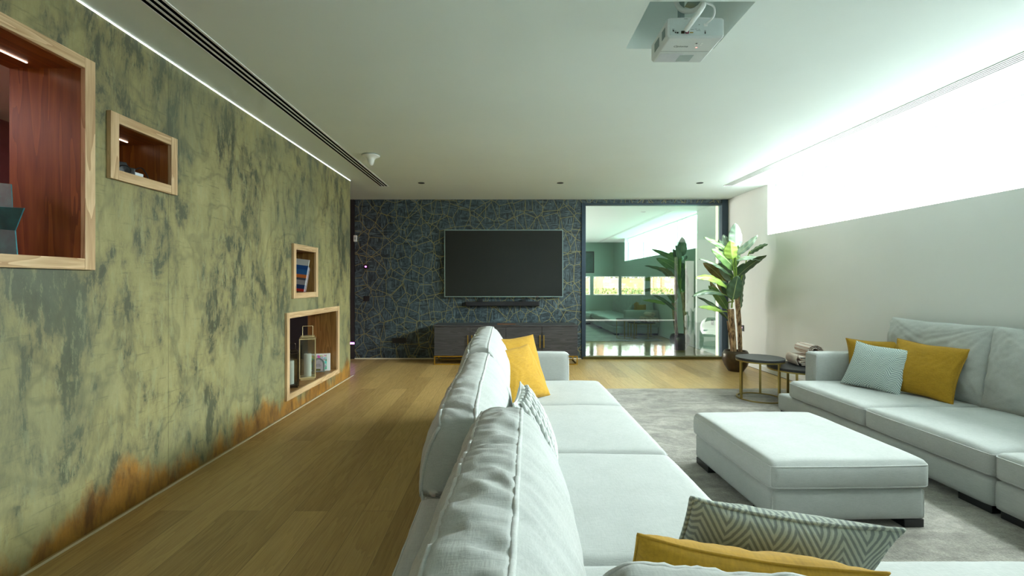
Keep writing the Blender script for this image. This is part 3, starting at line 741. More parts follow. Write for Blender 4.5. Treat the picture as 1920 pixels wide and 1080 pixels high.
cb = thing('sideboard', 'dark wooden sideboard on a gold frame under the television', 'sideboard', (0.0, 6.885, 0))
CX0, CX1, CD = -1.075, 1.10, .45
obj('cabinet_body', bx(CX0, CX1, .018, CD, .135, .575), M['black_wood'], cb, bevel=.003)
obj('cabinet_top', bx(CX0-.004, CX1+.004, .0, CD, .578, .600), M['black_wood'], cb, bevel=.003)
dw = (CX1-CX0)/4
for i in range(4):
    a = CX0+i*dw
    d = obj('door', bx(a+.003, a+dw-.003, 0, .017, .138, .573), M['black_wood'], cb, bevel=.002)
    hx = a+dw-.03 if i % 2 == 0 else a+.03
    hb = BM(); box(hb, hx-.006, hx+.006, -.026, -.018, .26, .45); box(hb, hx-.005, hx+.005, -.019, -.0003, .27, .285); box(hb, hx-.005, hx+.005, -.019, -.0003, .425, .44)
    obj('handle', hb, M['gold'], d)
b = BM(); e = .016
for y in (.0, CD-e):
    box(b, CX0, CX1, y, y+e, .118, .134); box(b, CX0, CX1, y, y+e, .0, e)
    for x in (CX0, -.01, CX1-e): box(b, x, x+e, y, y+e, e, .118)
for x in (CX0, CX1-e): box(b, x, x+e, e, CD-e, .118, .134); box(b, x, x+e, e, CD-e, 0, e)
obj('gold_base_frame', b, M['gold'], cb)
tag(obj('copper_bar', bx(-.12, .16, 7.0, 7.03, .6005, .612), plain('copper', srgb(160, 110, 80), .35, .7)), 'thin copper bar lying on the sideboard top', 'ornament')
# wall devices
def devtag(o, l, c, g=None): return tag(o, l, c, g)
t = thing('wall_sensor', 'small white motion sensor at the left edge of the papered wall', 'sensor', (-2.43, YF-.03, 1.96)); obj('sensor_body', bx(-.032, .022, -.01, .029, -.05, .055), M['white'], t, bevel=.01); obj('sensor_lens', bx(-.015, .012, -.013, -.010, -.02, .02), M['silver'], t, bevel=.002)
t = thing('thermostat', 'square black thermostat with tiny violet light, above the switch', 'thermostat', (-2.255, YF-.001, 1.505)); obj('device_body', bx(-.04, .04, -.018, 0, -.04, .04), M['black'], t, bevel=.003); obj('indicator_light', bx(-.025, .0, -.02, -.0181, -.01, .01), M['led_violet'], t)
t = thing('light_switch', 'square black light switch below the thermostat', 'switch', (-2.255, YF-.001, .985)); obj('switch_plate', bx(-.046, .046, -.012, 0, -.042, .042), M['black'], t, bevel=.003); obj('rocker', bx(-.03, .03, -.016, -.0121, -.03, .03), M['black'], t)
t = thing('power_outlet', 'wide black triple power outlet low on the papered wall', 'outlet', (-1.725, YF-.001, .30)); obj('outlet_plate', bx(-.115, .115, -.012, 0, -.042, .042), M['black'], t, bevel=.003)
for x in (-.073, 0, .073): b = BM(); lathe(b, [(0, 0), (.024, 0), (.024, .003), (0, .003)], 20); obj('socket', b, M['dark'], t, loc=(x, -.0121, 0), rot=(PI/2, 0, 0))
t = thing('hall_light_switch', 'small black socket low on the right wall behind the plant', 'outlet', (XR-.001, 6.95, .55)); obj('outlet_plate', bx(-.01, 0, -.04, .04, -.045, .045), M['black'], t); obj('indicator_light', bx(-.012, -.0101, -.01, .01, 0, .015), emis('soft_pink', (.9, .5, .7, 1), .5), t)
t = thing('violet_light', 'small violet light at the end of the dark side passage', 'light', (-2.49, YF-.02, .26)); obj('lamp_body', bx(-.06, .05, -.02, .019, -.018, .018), M['dark'], t); obj('lamp_lens', bx(-.055, .045, -.024, -.0201, -.014, .014), M['led_violet'], t)

# ------------------------------------------------------------------ niche contents
# teal folded sculpture
prof = [(1.3555, -2.228, 2.08), (1.478, -2.26, 2.10), (1.572, -2.155, 2.04), (1.578, -2.24, 2.07), (1.69, -2.268, 2.09)]
tm = plain('teal_patina', srgb(52, 134, 142), .5, 0, var=.22, scale=18); t = NT('x'); bpy.data.materials.remove(t.m)
bm = BM(); rows = []
for z, x, y in prof: rows.append([bm.verts.new((x, y, z)), bm.verts.new((-2.385, y+.01, z+.012*(z > 1.36)))])
for A, B_ in zip(rows, rows[1:]): bm.faces.new((A[0], B_[0], B_[1], A[1]))
tag(obj('folded_sculpture', bm, tm, solid=.005), 'teal folded metal sculpture standing in the large opening', 'sculpture')
# cameras in the small niche
for i, (x, y, lb) in enumerate(((-2.26, 2.55, 'black camera at the left of the small niche, half hidden'), (-2.22, 2.63, 'black camera with looped strap in the small niche'))):
    c = thing('camera', lb, 'camera', (x, y, 1.8325), (0, 0, .4+i*.5), 'black cameras in the small niche')
    obj('camera_body', bx(-.06, .06, -.03, .03, 0, .075), M['black'], c, bevel=.006); obj('viewfinder_hump', prism(BM(), [(-.03, .075), (.03, .075), (.018, .10), (-.018, .10)], 'Y', -.025, .025), M['black'], c)
    b = BM(); lathe(b, [(0, 0), (.034, 0), (.034, .05), (.028, .055), (.028, .05), (0, .045)], 20); obj('lens', b, M['black'], c, loc=(0, -.03, .04), rot=(PI/2, 0, 0))
    if i: obj('strap', tube(BM(), bez([(.06, 0, .07), (.10, .02, .09), (.13, .03, .05), (.14, .03, .004)]), .003, 6), M['black'], c)
tag(obj('white_card', bx(-2.165, -2.163, 2.66, 2.72, 1.8325, 1.885), plain('card', (.7, .76, .8), .6)), 'small white card in front of the cameras in the small niche', 'card')
# magazines in the upright niche
ny, nz0 = 4.385+.055, 1.086+.056
mags = [(srgb(205, 212, 210), .345, .012, 'pale grey magazine, tallest in the upright niche'), (srgb(50, 90, 150), .27, .014, 'blue magazine in the upright niche, left of the orange-banded one'),
        (srgb(190, 100, 60), .262, .012, 'orange-banded magazine standing in the upright niche'), (srgb(60, 66, 80), .255, .012, 'dark grey magazine in the upright niche')]
cov = NT('banded_cover'); cz = cov.node('ShaderNodeSeparateXYZ'); cov.t.links.new(cov.coord(), cz.inputs[0])
cov.p(Base_Color=cov.ramp(cov.math('MULTIPLY', cz.outputs[2], 3.4), [(0, srgb(190, 50, 40)), (.1, srgb(40, 70, 120)), (.25, srgb(160, 160, 165)), (.42, srgb(70, 80, 95)), (.5, srgb(215, 120, 60)), (.62, srgb(40, 100, 165)), (.8, srgb(30, 80, 150)), (.95, srgb(210, 216, 215))], 'CONSTANT'), Roughness=.35)
y = ny+.018
for i, (col, h, th, lb) in enumerate(mags):
    m_ = thing('magazine', lb, 'magazine', (-2.125, 4.80+.016*i, nz0), (math.radians(-7), math.radians(7), 0), 'magazines in the upright niche')
    obj('cover', bx(-.20, 0, -.0, .002, .0025, h), cov.m if i < 3 else plain('cover_dark', col, .4), m_)
    obj('pages', bx(-.198, -.002, .0021, th-.002, .004, h-.003), plain('paper_%s' % 'abcd'[i], (.7, .7, .66), .7), m_)
    obj('rear_cover', bx(-.20, 0, th-.0019, th, .0025, h), plain('cover_plain_%s' % 'abcd'[i], col, .4), m_)
# lanterns
def lantern(label, loc, rz, w_, h, mat, mat2, hh, ch, cr, tilt=0):
    t = thing('lantern', label, 'lantern', loc, (0, 0, rz), 'candle lanterns in the low opening')
    a = w_/2; e = .009
    obj('base_plate', bx(-a, a, -a, a, .018, .032), mat, t, bevel=.002)
    obj('plinth', bx(-a*.85, a*.85, -a*.85, a*.85, 0, .018), mat, t)
    for sx in (-1, 1):
        for sy in (-1, 1):
            x, y_ = sx*(a-e/2), sy*(a-e/2); obj('corner_post', bx(x-e/2, x+e/2, y_-e/2, y_+e/2, .032, h), mat if sy < 0 else mat2, t)
    obj('top_frame', holed(-a, a, -a, a, [(-a+.02, a-.02, -a+.02, a-.02)], lambda u, v, s: (u, v, h+s*.010)), mat, t)
    for sx in (-1, 1): obj('cap_spacer', bx(sx*a*.5-.01, sx*a*.5+.01, -.01, .01, h+.010, h+.022), mat, t)
    obj('cap', bx(-a*.85, a*.85, -a*.85, a*.85, h+.022, h+.032), mat, t, bevel=.002)
    obj('carry_handle', tube(BM(), [(-a*.62, 0, h+.032), (-a*.62, 0, h+hh-.01), (-a*.58, 0, h+hh), (a*.58, 0, h+hh), (a*.62, 0, h+hh-.01), (a*.62, 0, h+.032)], .0035, 6), mat, t)
    for k in range(4):
        R_ = Matrix.Rotation(k*PI/2, 4, 'Z'); obj('glass_pane', box(BM(), -a+e, a-e, a-.006, a-.004, .033, h-.001, R_), M['lantern_glass'], t)
    c = thing('pillar_candle', 'white pillar candle inside the ' + ('pale gold lantern' if mat is M['pale_gold'] else 'dark bronze lantern'), 'candle', (loc[0], loc[1], loc[2]+.0325), group='pillar candles in the lanterns')
    b = BM(); lathe(b, [(0, 0), (cr, 0), (cr, ch-.004), (cr-.004, ch), (cr*.3, ch-.004), (0, ch-.004)], 28); obj('wax_body', b, M['wax'], c, smooth=False)
    obj('wick', tube(BM(), [(0, 0, ch-.006), (.002, 0, ch+.012)], .0015, 5), M['black'], c)
ZS = .130+.0555
lantern('tall pale gold lantern with looped handle, in front of the opening', (-2.165, 4.99, ZS), math.radians(22), .165, .44, M['pale_gold'], M['bronze'], .14, .245, .038)
lantern('shorter dark bronze lantern nearest the left side of the opening', (-2.175, 4.60, ZS), math.radians(28), .16, .34, M['bronze'], M['bronze'], .10, .235, .038)
pb = thing('photo_box', 'white box with food photograph standing right of the gold lantern', 'box', (-2.20, 5.44, ZS), (0, 0, math.radians(14)))
obj('box_body', bx(-.135, .10, 0, .035, 0, .205), M['white'], pb, bevel=.002)
ph = NT('food_photo'); vo = ph.node('ShaderNodeTexVoronoi'); ph.set(vo, 'Vector', ph.coord()); ph.set(vo, 'Scale', 38.0)
ph.p(Base_Color=ph.mix(.6, ph.ramp(ph.noise(ph.coord(), 16, 3), [(.38, srgb(80, 130, 50)), (.48, srgb(120, 100, 95)), (.55, srgb(225, 222, 225)), (.62, srgb(150, 90, 60))], 'CONSTANT'), vo.outputs['Color']), Roughness=.3)
obj('printed_photo', bx(-.125, .065, -.0015, -.0001, .015, .19), ph.m, pb)
dc = thing('arched_tin', 'small silver arched tin in front of the photo box', 'tin', (-2.20, 5.36, ZS), (0, 0, math.radians(10)))
def arch(hw, h, n=14): return [(-hw, 0), (hw, 0)] + [(hw*math.cos(a), h-hw+hw*math.sin(a)) for a in [PI*i/n for i in range(n+1)]]
obj('tin_body', prism(BM(), arch(.066, .165), 'Y', 0, .03), M['silver'], dc); obj('paper_label', prism(BM(), [(x, z+.012) for x, z in arch(.052, .138)], 'Y', -.0015, -.0002), plain('pale_label', srgb(170, 168, 172), .6, var=.15, scale=60), dc)
for z, hw in ((.095, .022), (.082, .03), (.07, .026)): obj('label_line', bx(-hw, hw, -.0025, -.0016, z, z+.003), M['dark'], dc)
obj('label_picture', bx(-.025, .025, -.0025, -.0016, .018, .040), plain('label_olive', srgb(90, 96, 50), .6, var=.4, scale=80), dc)

# ------------------------------------------------------------------ rug
rb, _ = soft_box(.35, 3.35, .9, 5.27, .0005, .016, .006, .0, .0, 1, .2)
tag(obj('area_rug', rb, M['rug'], smooth=True), 'large soft grey rug under the ottoman and sofas', 'rug')
RZ = .0165

# ------------------------------------------------------------------ sofas
SEAT, BASE0, BASE1, BACKZ = .355, .055, .212, .57
def sofa(name, label, loc, rz, L, D, seats, arm=None, corner=False, legs=None, bt=.13, z0=RZ):
    """local x = length, local y = 0 front .. D back"""
    t = thing(name, label, 'sofa', (loc[0], loc[1], z0), (0, 0, rz)); dz = -z0
    bm, fn = soft_box(.002, L-.002, 0, D, BASE0+dz, BASE1+dz, .022, .003, .004, 1, .09)
    obj('base', bm, M['linen'], t, smooth=True)
    if bt:
        bm, fn = soft_box(.002, L-.002, D-bt, D+.004, BASE1-.02+dz, BACKZ+dz, .03, .005, .004, 2, .06)
        bk = obj('backrest', bm, M['linen'], t, smooth=True)
        obj('piping', welt(fn, [((-1, 1, .97), (1, 1, .97)), ((-1, 1, -1), (-1, 1, 1)), ((-1, -1, .9), (-1, 1, .97))], .0035), M['linen_welt'], bk, smooth=True)
    for i, (a, b, y0, y1) in enumerate(seats):
        bm, fn = soft_box(a+.003, b-.003, y0, y1, BASE1-.002+dz, SEAT+dz, .03, .018, .012, 5+i*3+L, .035)
        s = obj('seat_cushion', bm, M['linen'], t, smooth=True)
        obj('piping', welt(fn, [((-1, -1, .72), (1, -1, .72)), ((-1, -1, .72), (-1, 1, .72)), ((1, -1, .72), (1, 1, .72)), ((-1, -1, -.8), (1, -1, -.8))], .0028), M['linen_welt'], s, smooth=True)
    if arm:
        a, b, y0 = arm
        bm, fn = soft_box(a, b, y0, D-.02, BASE1-.01+dz, .60+dz, .02, .004, .004, 4, .05)
        s = obj('armrest', bm, M['linen'], t, smooth=True)
        obj('piping', welt(fn, [((-1, -1, -1), (-1, -1, .95)), ((1, -1, -1), (1, -1, .95)), ((-1, -1, .93), (1, -1, .93))], .003), M['linen_welt'], s, smooth=True)
    for (x, y) in (legs or [(.02, .02), (L-.20, .02), (.02, D-.12), (L-.20, D-.12)]):
        obj('leg', bx(x, x+.18, y, y+.10, 0, BASE0+dz+.002), M['black'], t, bevel=.003)
    return t
def add_back(t, L, H, T, loc, rot, seed, **k):
    bm, wb = back_cushion(L, H, T, seed=seed, **k)
    c = obj('back_cushion', bm, M['linen'], t, smooth=True, loc=loc, rot=rot)
    obj('piping', wb, M['linen_welt'], c, smooth=True)
    return c
D1 = 1.11
# left sofa: three seats and an arm at the far end
s1 = sofa('sofa_section', 'long pale sofa section with armrest, nearest the wooden floor', (.85, 1.43), PI/2, 2.83, D1,
          [(0, .93, .0, .97), (.93, 1.85, .0, .97), (1.85, 2.685, .0, .97)], arm=(2.69, 2.83, .27))
# local (x,y) -> world (X=.85-y, Y=1.43+x)
add_back(s1, 1.30, .475, .235, (.665, .972, .345-RZ), (math.radians(-4), 0, 0), 1, top=.46)
add_back(s1, 1.34, .505, .25, (1.985, .980, .345-RZ), (math.radians(-4), 0, 0), 2, top=.46)
# near left corner
s2 = sofa('sofa_section', 'corner sofa section nearest the camera at bottom left', (.85, .34), PI/2, 1.088, D1, [(.28, 1.088, .0, .97)], legs=[(.02, .02), (.88, .98), (.02, .98)])
add_back(s2, 1.10, .50, .25, (.585, .852, .34-RZ), (math.radians(-4), 0, math.radians(-3)), 5, top=.46, res=.010, wr=.019)
add_back(s2, .72, .455, .25, (.262, .405, .345-RZ), (math.radians(-3), math.radians(-6), PI/2), 7, top=.55, res=.012, wr=.012)
# near sofa along the rear wall
s3 = sofa('sofa_section', 'middle sofa section along the bottom of the view', (2.549, 1.45), PI, 1.697, D1, [(0, .848, 0, .84), (.848, 1.697, 0, .84)])
add_back(s3, .84, .41, .21, (1.27, .955, .345-RZ), (math.radians(-4), 0, 0), 9, top=.55, res=.03)
add_back(s3, .84, .41, .21, (.43, .955, .345-RZ), (math.radians(-4), 0, 0), 8, top=.55, res=.03)
# right sofa
rr_ = -PI/2 - math.radians(0)
s4 = sofa('sofa_section', 'long pale sofa section with armrest below the high window', (2.55, 4.265), rr_, 1.883, 1.05,
          [(.165, 1.03, .0, .90), (1.03, 1.883, .0, .90)], arm=(0, .155, .26), bt=.06)
s5 = sofa('sofa_section', 'sofa section at the right edge, nearest the camera below the window', (2.55, 2.380), rr_, 2.04, 1.05, [(0, .93, .0, .90), (.93, 2.04, 0, .90)], bt=.06)
def rback(t, x, W_, seed):
    bm, rim = knife_cushion(W_, .60, .24, seed, .008, 60, .04, .33)
    c = obj('back_cushion', bm, M['linen'], t, smooth=True, loc=(x, .865, .335-RZ), rot=(math.radians(-9), 0, 0))
    obj('piping', tube(BM(), rim, .0035, 6, closed=True), M['linen_welt'], c, smooth=True)
rback(s4, .60, .90, 11); rback(s4, 1.46, .90, 12); rback(s5, .46, .92, 13); rback(s5, 1.4, .9, 14)
# ottoman
ot = thing('ottoman', 'square pale ottoman with thick cushion on the rug', 'ottoman', (1.695, 2.68, RZ), (0, 0, math.radians(1.5)))
bm, fn = soft_box(-.39, .39, -.425, .425, BASE0-RZ, BASE1-RZ, .02, .004, .004, 3, .05); ob_ = obj('base', bm, M['linen'], ot, smooth=True)
obj('piping', welt(fn, [((-1, -1, -1), (-1, -1, 1)), ((1, -1, -1), (1, -1, 1)), ((-1, 1, -1), (-1, 1, 1))], .0025), M['linen_welt'], ob_, smooth=True)
bm, fn = soft_box(-.405, .405, -.435, .435, BASE1-.003-RZ, .352-RZ, .03, .016, .014, 9, .025); oc = obj('seat_cushion', bm, M['linen'], ot, smooth=True)
obj('piping', welt(fn, [((-1, -1, .72), (1, -1, .72)), ((-1, 1, .72), (-1, -1, .72)), ((1, -1, .72), (1, 1, .72)), ((-1, -1, -.75), (1, -1, -.75)), ((-1, -1, -.75), (-1, 1, -.75)), ((-1, -1, -.8), (-1, -1, .72)), ((1, -1, -.8), (1, -1, .72))], .0026), M['linen_welt'], oc, smooth=True)
for (x, y) in ((-.385, -.42), (.285, -.42), (-.385, .25), (.285, .25)): obj('leg', bx(x, x+.10, y, y+.17 if x < 0 else y+.10, 0, BASE0-RZ+.002), M['black'], ot, bevel=.002)

# ------------------------------------------------------------------ scatter cushions
d = math.radians
ZT = SEAT+.012
scatter('mustard cushion in front of the pair on the left sofa', M['yellow'], .47, .44, .16, (.20, 3.34, ZT), (d(-30), 0, d(50)), 1)
scatter('mustard cushion behind the other one, left sofa, nearest the television', M['yellow'], .47, .46, .16, (.17, 3.64, ZT), (d(-22), 0, d(40)), 2)
kc = scatter('white chunky knitted cushion leaning against the left sofa back', M['knit'], .42, .39, .13, (.215, 2.12, ZT), (d(-24), 0, d(84)), 3, .004, .004)
# braided ropes of the knitted cushion
rp = BM()
for k in range(7):
    u = -.165+.055*k
    for s in (0, 1):
        pts = []
        for i in range(33):
            z = .03+.34*i/32; ph_ = i*PI/4+s*PI
            q = max(0, (1-(u/.21)**2)*(1-((z-.2)/.2)**2))**.42*.065
            pts.append((u+.012*math.sin(ph_), -(q+.001+.004*math.cos(ph_)), z))
        tube(rp, pts, .009, 6)
obj('knit_ropes', rp, M['knit'], kc, smooth=True)
scatter('grey zigzag wool cushion at bottom right, beside the mustard one', M['herring_grey'], .455, .42, .15, (.565, 1.15, ZT+.005), (d(26), d(8.5), d(0)), 4, .003, .005)
scatter('mustard cushion at the bottom of the view beside the zigzag one', M['yellow'], .47, .42, .16, (.41, 1.0, ZT-.005), (d(24), d(9), d(1)), 5, .006)
scatter('pale blue zigzag cushion in front of the mustard ones, right sofa', M['herring_blue'], .43, .40, .14, (2.96, 3.71, ZT), (d(-28), d(3), d(-68)), 6, .003, .003)
scatter('mustard cushion mostly hidden behind the pale blue zigzag cushion', M['yellow'], .45, .38, .15, (3.24, 3.94, ZT), (d(-15), 0, d(-33)), 7)
scatter('mustard cushion right of the pale blue zigzag cushion, right sofa', M['yellow'], .46, .44, .16, (3.14, 3.49, ZT), (d(-24), d(4), d(-68)), 8)

# ------------------------------------------------------------------ nesting tables
def ring(bm, r, z0, z1, wd, a0=0, a1=2*PI, n=48):
    full = abs(a1-a0-2*PI) < 1e-4; R = []
    for i in range(n if full else n+1):
        a = a0+(a1-a0)*i/n; c, s = math.cos(a), math.sin(a)
        R.append([bm.verts.new((q*c, q*s, z)) for q, z in ((r, z0), (r, z1), (r-wd, z1), (r-wd, z0))])
    m_ = len(R)
    for i in range(m_ if full else m_-1):
        A, B_ = R[i], R[(i+1) % m_]
        for k in range(4): bm.faces.new((A[k], A[(k+1) % 4], B_[(k+1) % 4], B_[k]))
    if not full: bm.faces.new(R[0]); bm.faces.new(R[-1][::-1])
    return bm
def side_table(label, loc, r, h, angs, arc, mat):
    t = thing('side_table', label, 'side table', loc, group='round nesting side tables')
    b = BM(); lathe(b, [(0, h-.026), (r-.004, h-.026), (r, h-.022), (r, h-.003), (r-.003, h), (0, h)], 64); obj('table_top', b, M['table_black'], t)
    obj('top_ring', ring(BM(), r-.001, h-.040, h-.0262, .012), mat, t)
    obj('floor_ring', ring(BM(), r-.004, 0, .012, .016, *arc), mat, t)
    for a in angs:
        R_ = Matrix.Rotation(d(a), 4, 'Z'); obj('leg', box(BM(), r-.020, r-.004, -.011, .011, .012, h-.040, R_), mat, t)
side_table('taller round black side table on gold legs, standing in front', (2.70, 4.82, RZ), .232, .435, (190, 292, 60, 118), (0, 2*PI), M['antique_gold'])
side_table('lower round black side table tucked behind the sofa armrest', (3.06, 4.72, RZ), .30, .36, (232, 262, 330, 80), (d(215), d(450)), M['antique_gold'])
# folded throw
tt = thing('folded_throw', 'folded cream throw with dark stripes on the lower side table', 'throw', (3.22, 4.80, RZ+.3605), (0, 0, d(-8)))
tm_ = NT('striped_throw'); sp = tm_.node('ShaderNodeSeparateXYZ'); tm_.t.links.new(tm_.coord(), sp.inputs[0])
uvm = tm_.node('ShaderNodeUVMap'); su = tm_.node('ShaderNodeSeparateXYZ'); tm_.t.links.new(uvm.outputs[0], su.inputs[0])
st = tm_.math('FRACT', tm_.math('MULTIPLY', su.outputs[0], 26)); tm_.p(Base_Color=tm_.ramp(st, [(.0, srgb(90, 80, 78)), (.13, srgb(214, 200, 190)), (.7, srgb(224, 212, 202)), (.92, srgb(190, 150, 130))]), Roughness=.95)
tm_.bump(tm_.noise(tm_.coord(), 130, 3), .5, .006)
def folds(path, w0, w1, th, seed):
    bm = BM(); uv = bm.loops.layers.uv.new('UVMap'); n = len(path); m_ = 18; G = []
    for i, (x, z) in enumerate(path):
        row = []
        for j in range(m_+1):
            s = j/m_; y = w0+(w1-w0)*s
            row.append(bm.verts.new((x+.006*noise.noise(Vector((i*.3, s*3, seed))), y+.01*noise.noise(Vector((i*.25, seed, s))), z+.004*noise.noise(Vector((i*.4, s*4, seed+3))))))
        G.append(row)
    for i in range(n-1):
        for j in range(m_):
            f = bm.faces.new((G[i][j], G[i+1][j], G[i+1][j+1], G[i][j+1]))
            for lp, (a, b_) in zip(f.loops, ((i, j), (i+1, j), (i+1, j+1), (i, j+1))): lp[uv].uv = (a/n, b_/m_)
    return bm
p1 = []
for k in range(5):     # zigzag stack
    z = .012+k*.020
    for i in range(9): u = i/8; p1.append(((-.15+.27*u) if k % 2 == 0 else (.12-.27*u), z+.002*math.sin(u*6)))
    if k < 4:
        xs = .12 if k % 2 == 0 else -.15; sg = 1 if k % 2 == 0 else -1
        for a in (30, 60, 90, 120, 150): p1.append((xs+sg*.012*math.sin(d(a)), z+.010-.010*math.cos(d(a))))
obj('folded_layers', folds(p1, -.13, .16, .01, 1), tm_.m, tt, smooth=True, solid=.013)
p2 = []
for i in range(70):    # rolled end
    a = i*.25; r_ = .060-.042*i/70; p2.append((-.02+r_*1.25*math.cos(a), .165+r_*.9*math.sin(a)))
obj('rolled_layers', folds(p2, -.14, .15, .01, 4), tm_.m, tt, smooth=True, solid=.009)
p3 = [(-.165-.03*math.sin(a*PI/12), .115-.105*a/12) for a in range(13)]
obj('fringe_edge', folds(p3, -.12, .1, .01, 7), tm_.m, tt, smooth=True, solid=.010)

# ------------------------------------------------------------------ banana plant
PX, PY = 3.255, 6.42
pt = thing('potted_banana_plant', 'tall artificial banana plant in a dark bronze pot by the glass', 'plant', (PX, PY, 0))
b = BM(); lathe(b, [(0, 0), (.10, 0), (.105, .01), (.15, .08), (.178, .16), (.176, .23), (.150, .285), (.140, .285), (.160, .23), (.15, .24), (0, .24)], 40)
obj('pot', b, plain('bronze_glaze', srgb(70, 56, 40), .3, .35, var=.3, scale=14), pt, smooth=True)
b = BM(); lathe(b, [(0, .262), (.148, .258), (.148, .245), (0, .245)], 32); obj('soil', b, plain('soil', srgb(48, 38, 28), .95, var=.4, scale=60), pt)
def W2(cx, cy, dy=0):   # a point of the plant, read off at its own distance
    px, py = 1290+cx/3.6, 410+cy/3.6; Y = PY+dy
    return Vector(((px-947)/F*Y-PX, dy, 1.235-(py-531)/F*Y))
brk = NT('banana_bark'); n_ = brk.noise(brk.coord((1, 1, .35)), 26, 5, .7, .5)
brk.p(Base_Color=brk.ramp(n_, [(.36, srgb(70, 50, 34)), (.5, srgb(158, 128, 96)), (.66, srgb(206, 178, 140))]), Roughness=.9); brk.bump(n_, .8, .02)
for pts, r0, r1 in (([(312, 890, -.04), (305, 800, -.05), (295, 700, -.05), (286, 610, -.04)], .030, .044), ([(352, 890, .05), (348, 760, .05), (340, 640, .05), (330, 515, .04)], .028, .034), ([(292, 880, .0), (280, 790, .0), (266, 690, .0)], .013, .010)):
    P = bez([W2(*q) for q in pts]); n = len(P); P[0].z = .25
    obj('trunk', tube(BM(), P, 0, 12, rr=[(r0+(r1-r0)*i/(n-1))*(1+.10*noise.noise(Vector((i*.6, r0*90, 0)))) for i in range(n)]), brk.m, pt, smooth=True)
def leafmat(name, a, b_):
    t = NT(name); uvn = t.node('ShaderNodeUVMap'); s = t.node('ShaderNodeSeparateXYZ'); t.t.links.new(uvn.outputs[0], s.inputs[0])
    ac = t.math('ABSOLUTE', t.math('SUBTRACT', s.outputs[0], .5))
    vein = t.math('FRACT', t.math('MULTIPLY_ADD', ac, -9, t.math('MULTIPLY', s.outputs[1], 30)))
    n = t.noise(t.coord(), 9, 3)
    c = t.ramp(t.math('MULTIPLY_ADD', vein, .25, n), [(.35, a), (.85, b_)])
    c = t.mix(t.ramp(ac, [(.012, (.7,)*3), (.03, (0,)*3)]), c, srgb(190, 200, 140))
    t.p(Base_Color=c, Roughness=.42); t.bump(vein, .12, .004)
    t.b.inputs['Subsurface Weight'].default_value = 0
    return t.m
LM = {'d': leafmat('leaf_dark', srgb(40, 66, 48), srgb(84, 112, 80)), 'g': leafmat('leaf_green', srgb(66, 104, 52), srgb(118, 152, 86)), 'b': leafmat('leaf_bright', srgb(104, 142, 52), srgb(160, 184, 88)),
      's': leafmat('leaf_silver', srgb(92, 118, 98), srgb(158, 176, 156)), 'o': leafmat('leaf_olive', srgb(78, 76, 36), srgb(140, 122, 70))}
def leaf(base, tip, wpx, mat, bow=.0, dyb=0, dyt=0, twist=0, root=None, face=None, lbl=None):
    A = W2(*base, dyb); B_ = W2(*tip, dyt); Wd = wpx/3.6/F*PY*.5
    N, K = 18, 8; bm = BM(); uv = bm.loops.layers.uv.new('UVMap'); G = []
    dirn = (B_-A); L = dirn.length; dn = dirn.normalized()
    view = Vector((-.45, -1, .15)).normalized() if face is None else Vector(face).normalized()
    side = dn.cross(view)
    side = (Matrix.Rotation(twist, 3, dn) @ side).normalized(); nor = side.cross(dn).normalized()
    upv = Vector((0, 0, 1)); upv = (upv-dn*upv.dot(dn)); upv = upv.normalized() if upv.length > .1 else nor
    for i in range(N+1):
        s = i/N; c = A.lerp(B_, s) + upv*(4*bow*L*s*(1-s))
        wd = Wd*(math.sin(PI*min(1, s**.75))**.62)*(1 if s < .97 else .6)
        if i in (0, N): wd = .002
        row = []
        for j in range(-K, K+1):
            v = j/K; rip = .006*math.sin(s*26+v*3+wpx)*abs(v)
            row.append(bm.verts.new(c + side*(wd*v) + nor*(-abs(v)*wd*.28+rip) if True else c))
        G.append(row)
    for i in range(N):
        for j in range(2*K):
            f = bm.faces.new((G[i][j], G[i+1][j], G[i+1][j+1], G[i][j+1]))
            for lp, (a, b2) in zip(f.loops, ((i, j), (i+1, j), (i+1, j+1), (i, j+1))): lp[uv].uv = (b2/(2*K), a/N)
    lf = obj('leaf', bm, LM[mat], pt, smooth=True, solid=.0025)
    if root:
        R0 = W2(*root, 0); obj('leaf_stalk', tube(BM(), bez([R0, R0.lerp(A, .5)+Vector((0, 0, .02)), A, A.lerp(B_, .12)+upv*4*bow*L*.12*.88]), 0, 8, rr=None if False else [max(.004, .012-.008*i/36) for i in range(37)]), LM['b'], lf, smooth=True)
    return lf
R1, R2 = (305, 560), (328, 520)
leaf((325, 200), (322, 28), 92, 's', 0, .02, .05, face=(-.1, -1, .2), root=R2)
leaf((300, 275), (288, 148), 96, 'b', .0, -.06, -.12, face=(0, -1, -.1), root=R2)
leaf((300, 240), (108, 125), 44, 'g', .04, .0, -.10, root=R2, face=(-.3, -.8, .5))
leaf((322, 345), (158, 205), 84, 'g', .06, -.02, -.12, root=R2, face=(-.2, -.8, .5))
leaf((300, 395), (75, 272), 44, 'd', .08, .02, -.18, root=R2, face=(0, -.7, .7))
leaf((232, 410), (102, 298), 62, 'o', .05, .08, .10, root=R1)
leaf((275, 470), (48, 402), 62, 'b', .12, -.04, -.24, root=R1, face=(0, -.8, .6))
leaf((250, 515), (28, 525), 46, 'd', .10, -.03, -.26, root=R1, face=(0, -.7, .6))
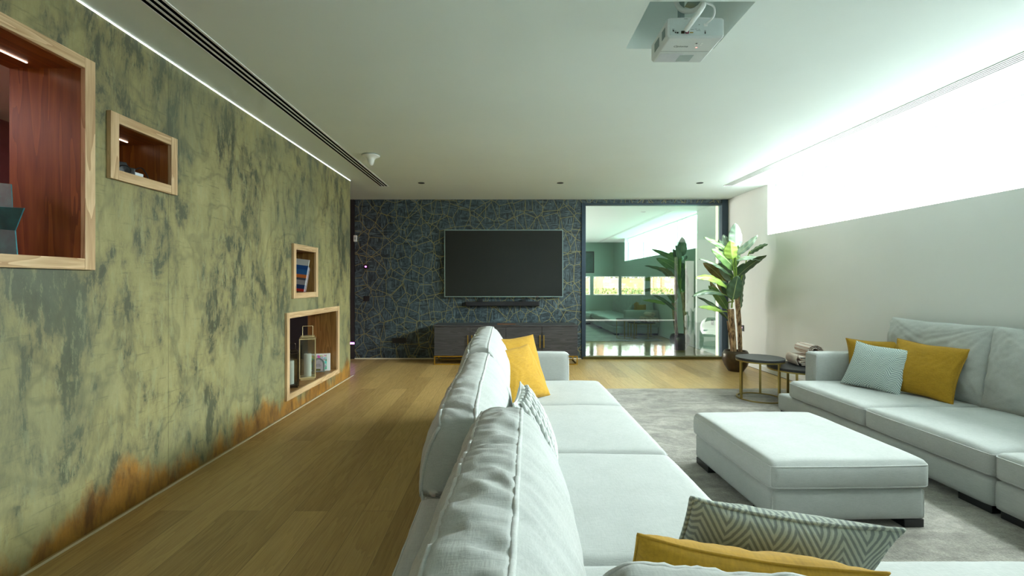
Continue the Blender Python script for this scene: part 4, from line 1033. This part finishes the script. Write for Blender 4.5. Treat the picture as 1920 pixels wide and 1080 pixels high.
leaf((262, 610), (138, 452), 60, 'g', .05, .03, .04, root=(290, 640))
leaf((235, 625), (70, 597), 36, 'b', .05, -.08, -.22, root=(290, 650), face=(0, -.8, .5))
leaf((272, 680), (62, 528), 34, 'd', .07, .03, .0, root=(290, 690), face=(0, -.8, .5))
leaf((302, 548), (336, 385), 96, 'd', .0, -.12, -.20, face=(-.2, -1, .1), root=(295, 600))
leaf((410, 235), (538, 172), 46, 'd', .06, -.08, -.36, root=R2, face=(.2, -.9, .4))
leaf((325, 245), (470, 112), 50, 's', -.04, -.04, -.22, root=R2, face=(.2, -1, .2))
leaf((325, 280), (500, 282), 66, 's', .16, -.08, -.30, root=R2, face=(.1, -.7, .8))
leaf((335, 392), (530, 248), 62, 'd', .05, -.03, -.38, root=R2, face=(.3, -1, .3))
leaf((350, 510), (385, 350), 62, 'd', .0, .03, -.02, root=R2, face=(.4, -1, 0))
leaf((352, 615), (368, 470), 44, 'd', .0, .06, .04, root=R2, face=(.4, -1, 0))
leaf((290, 230), (238, 108), 62, 's', .0, .08, .12, root=R2)
leaf((240, 215), (208, 140), 44, 'd', .0, .10, .14, root=R2)
leaf((258, 510), (185, 325), 66, 'o', .0, .08, .12, root=R1)
leaf((240, 590), (150, 425), 50, 'o', .0, .12, .14, root=R1)
leaf((295, 420), (205, 300), 70, 's', .04, .04, .02, root=R2)
leaf((320, 400), (380, 300), 58, 'd', .0, .04, .0, root=R2)
leaf((285, 520), (230, 420), 60, 'd', .0, .0, -.02, root=R1)
leaf((312, 330), (340, 180), 50, 'g', .0, -.02, -.02, root=R2)

# picture on the wall behind the camera, seen mirrored in the glass
t = thing('framed_picture', 'dark framed picture reflected at the left edge of the glass', 'picture', (2.62, YB+.001, 1.94))
obj('picture_frame', holed(-.36, .36, -.36, .36, [(-.33, .33, -.33, .33)], lambda u, v, s: (u, s*.03, v)), M['dark'], t)
obj('picture_print', bx(-.33, .33, .004, .012, -.33, .33), plain('muted_teal_print', srgb(70, 100, 100), .6, var=.3, scale=5), t)
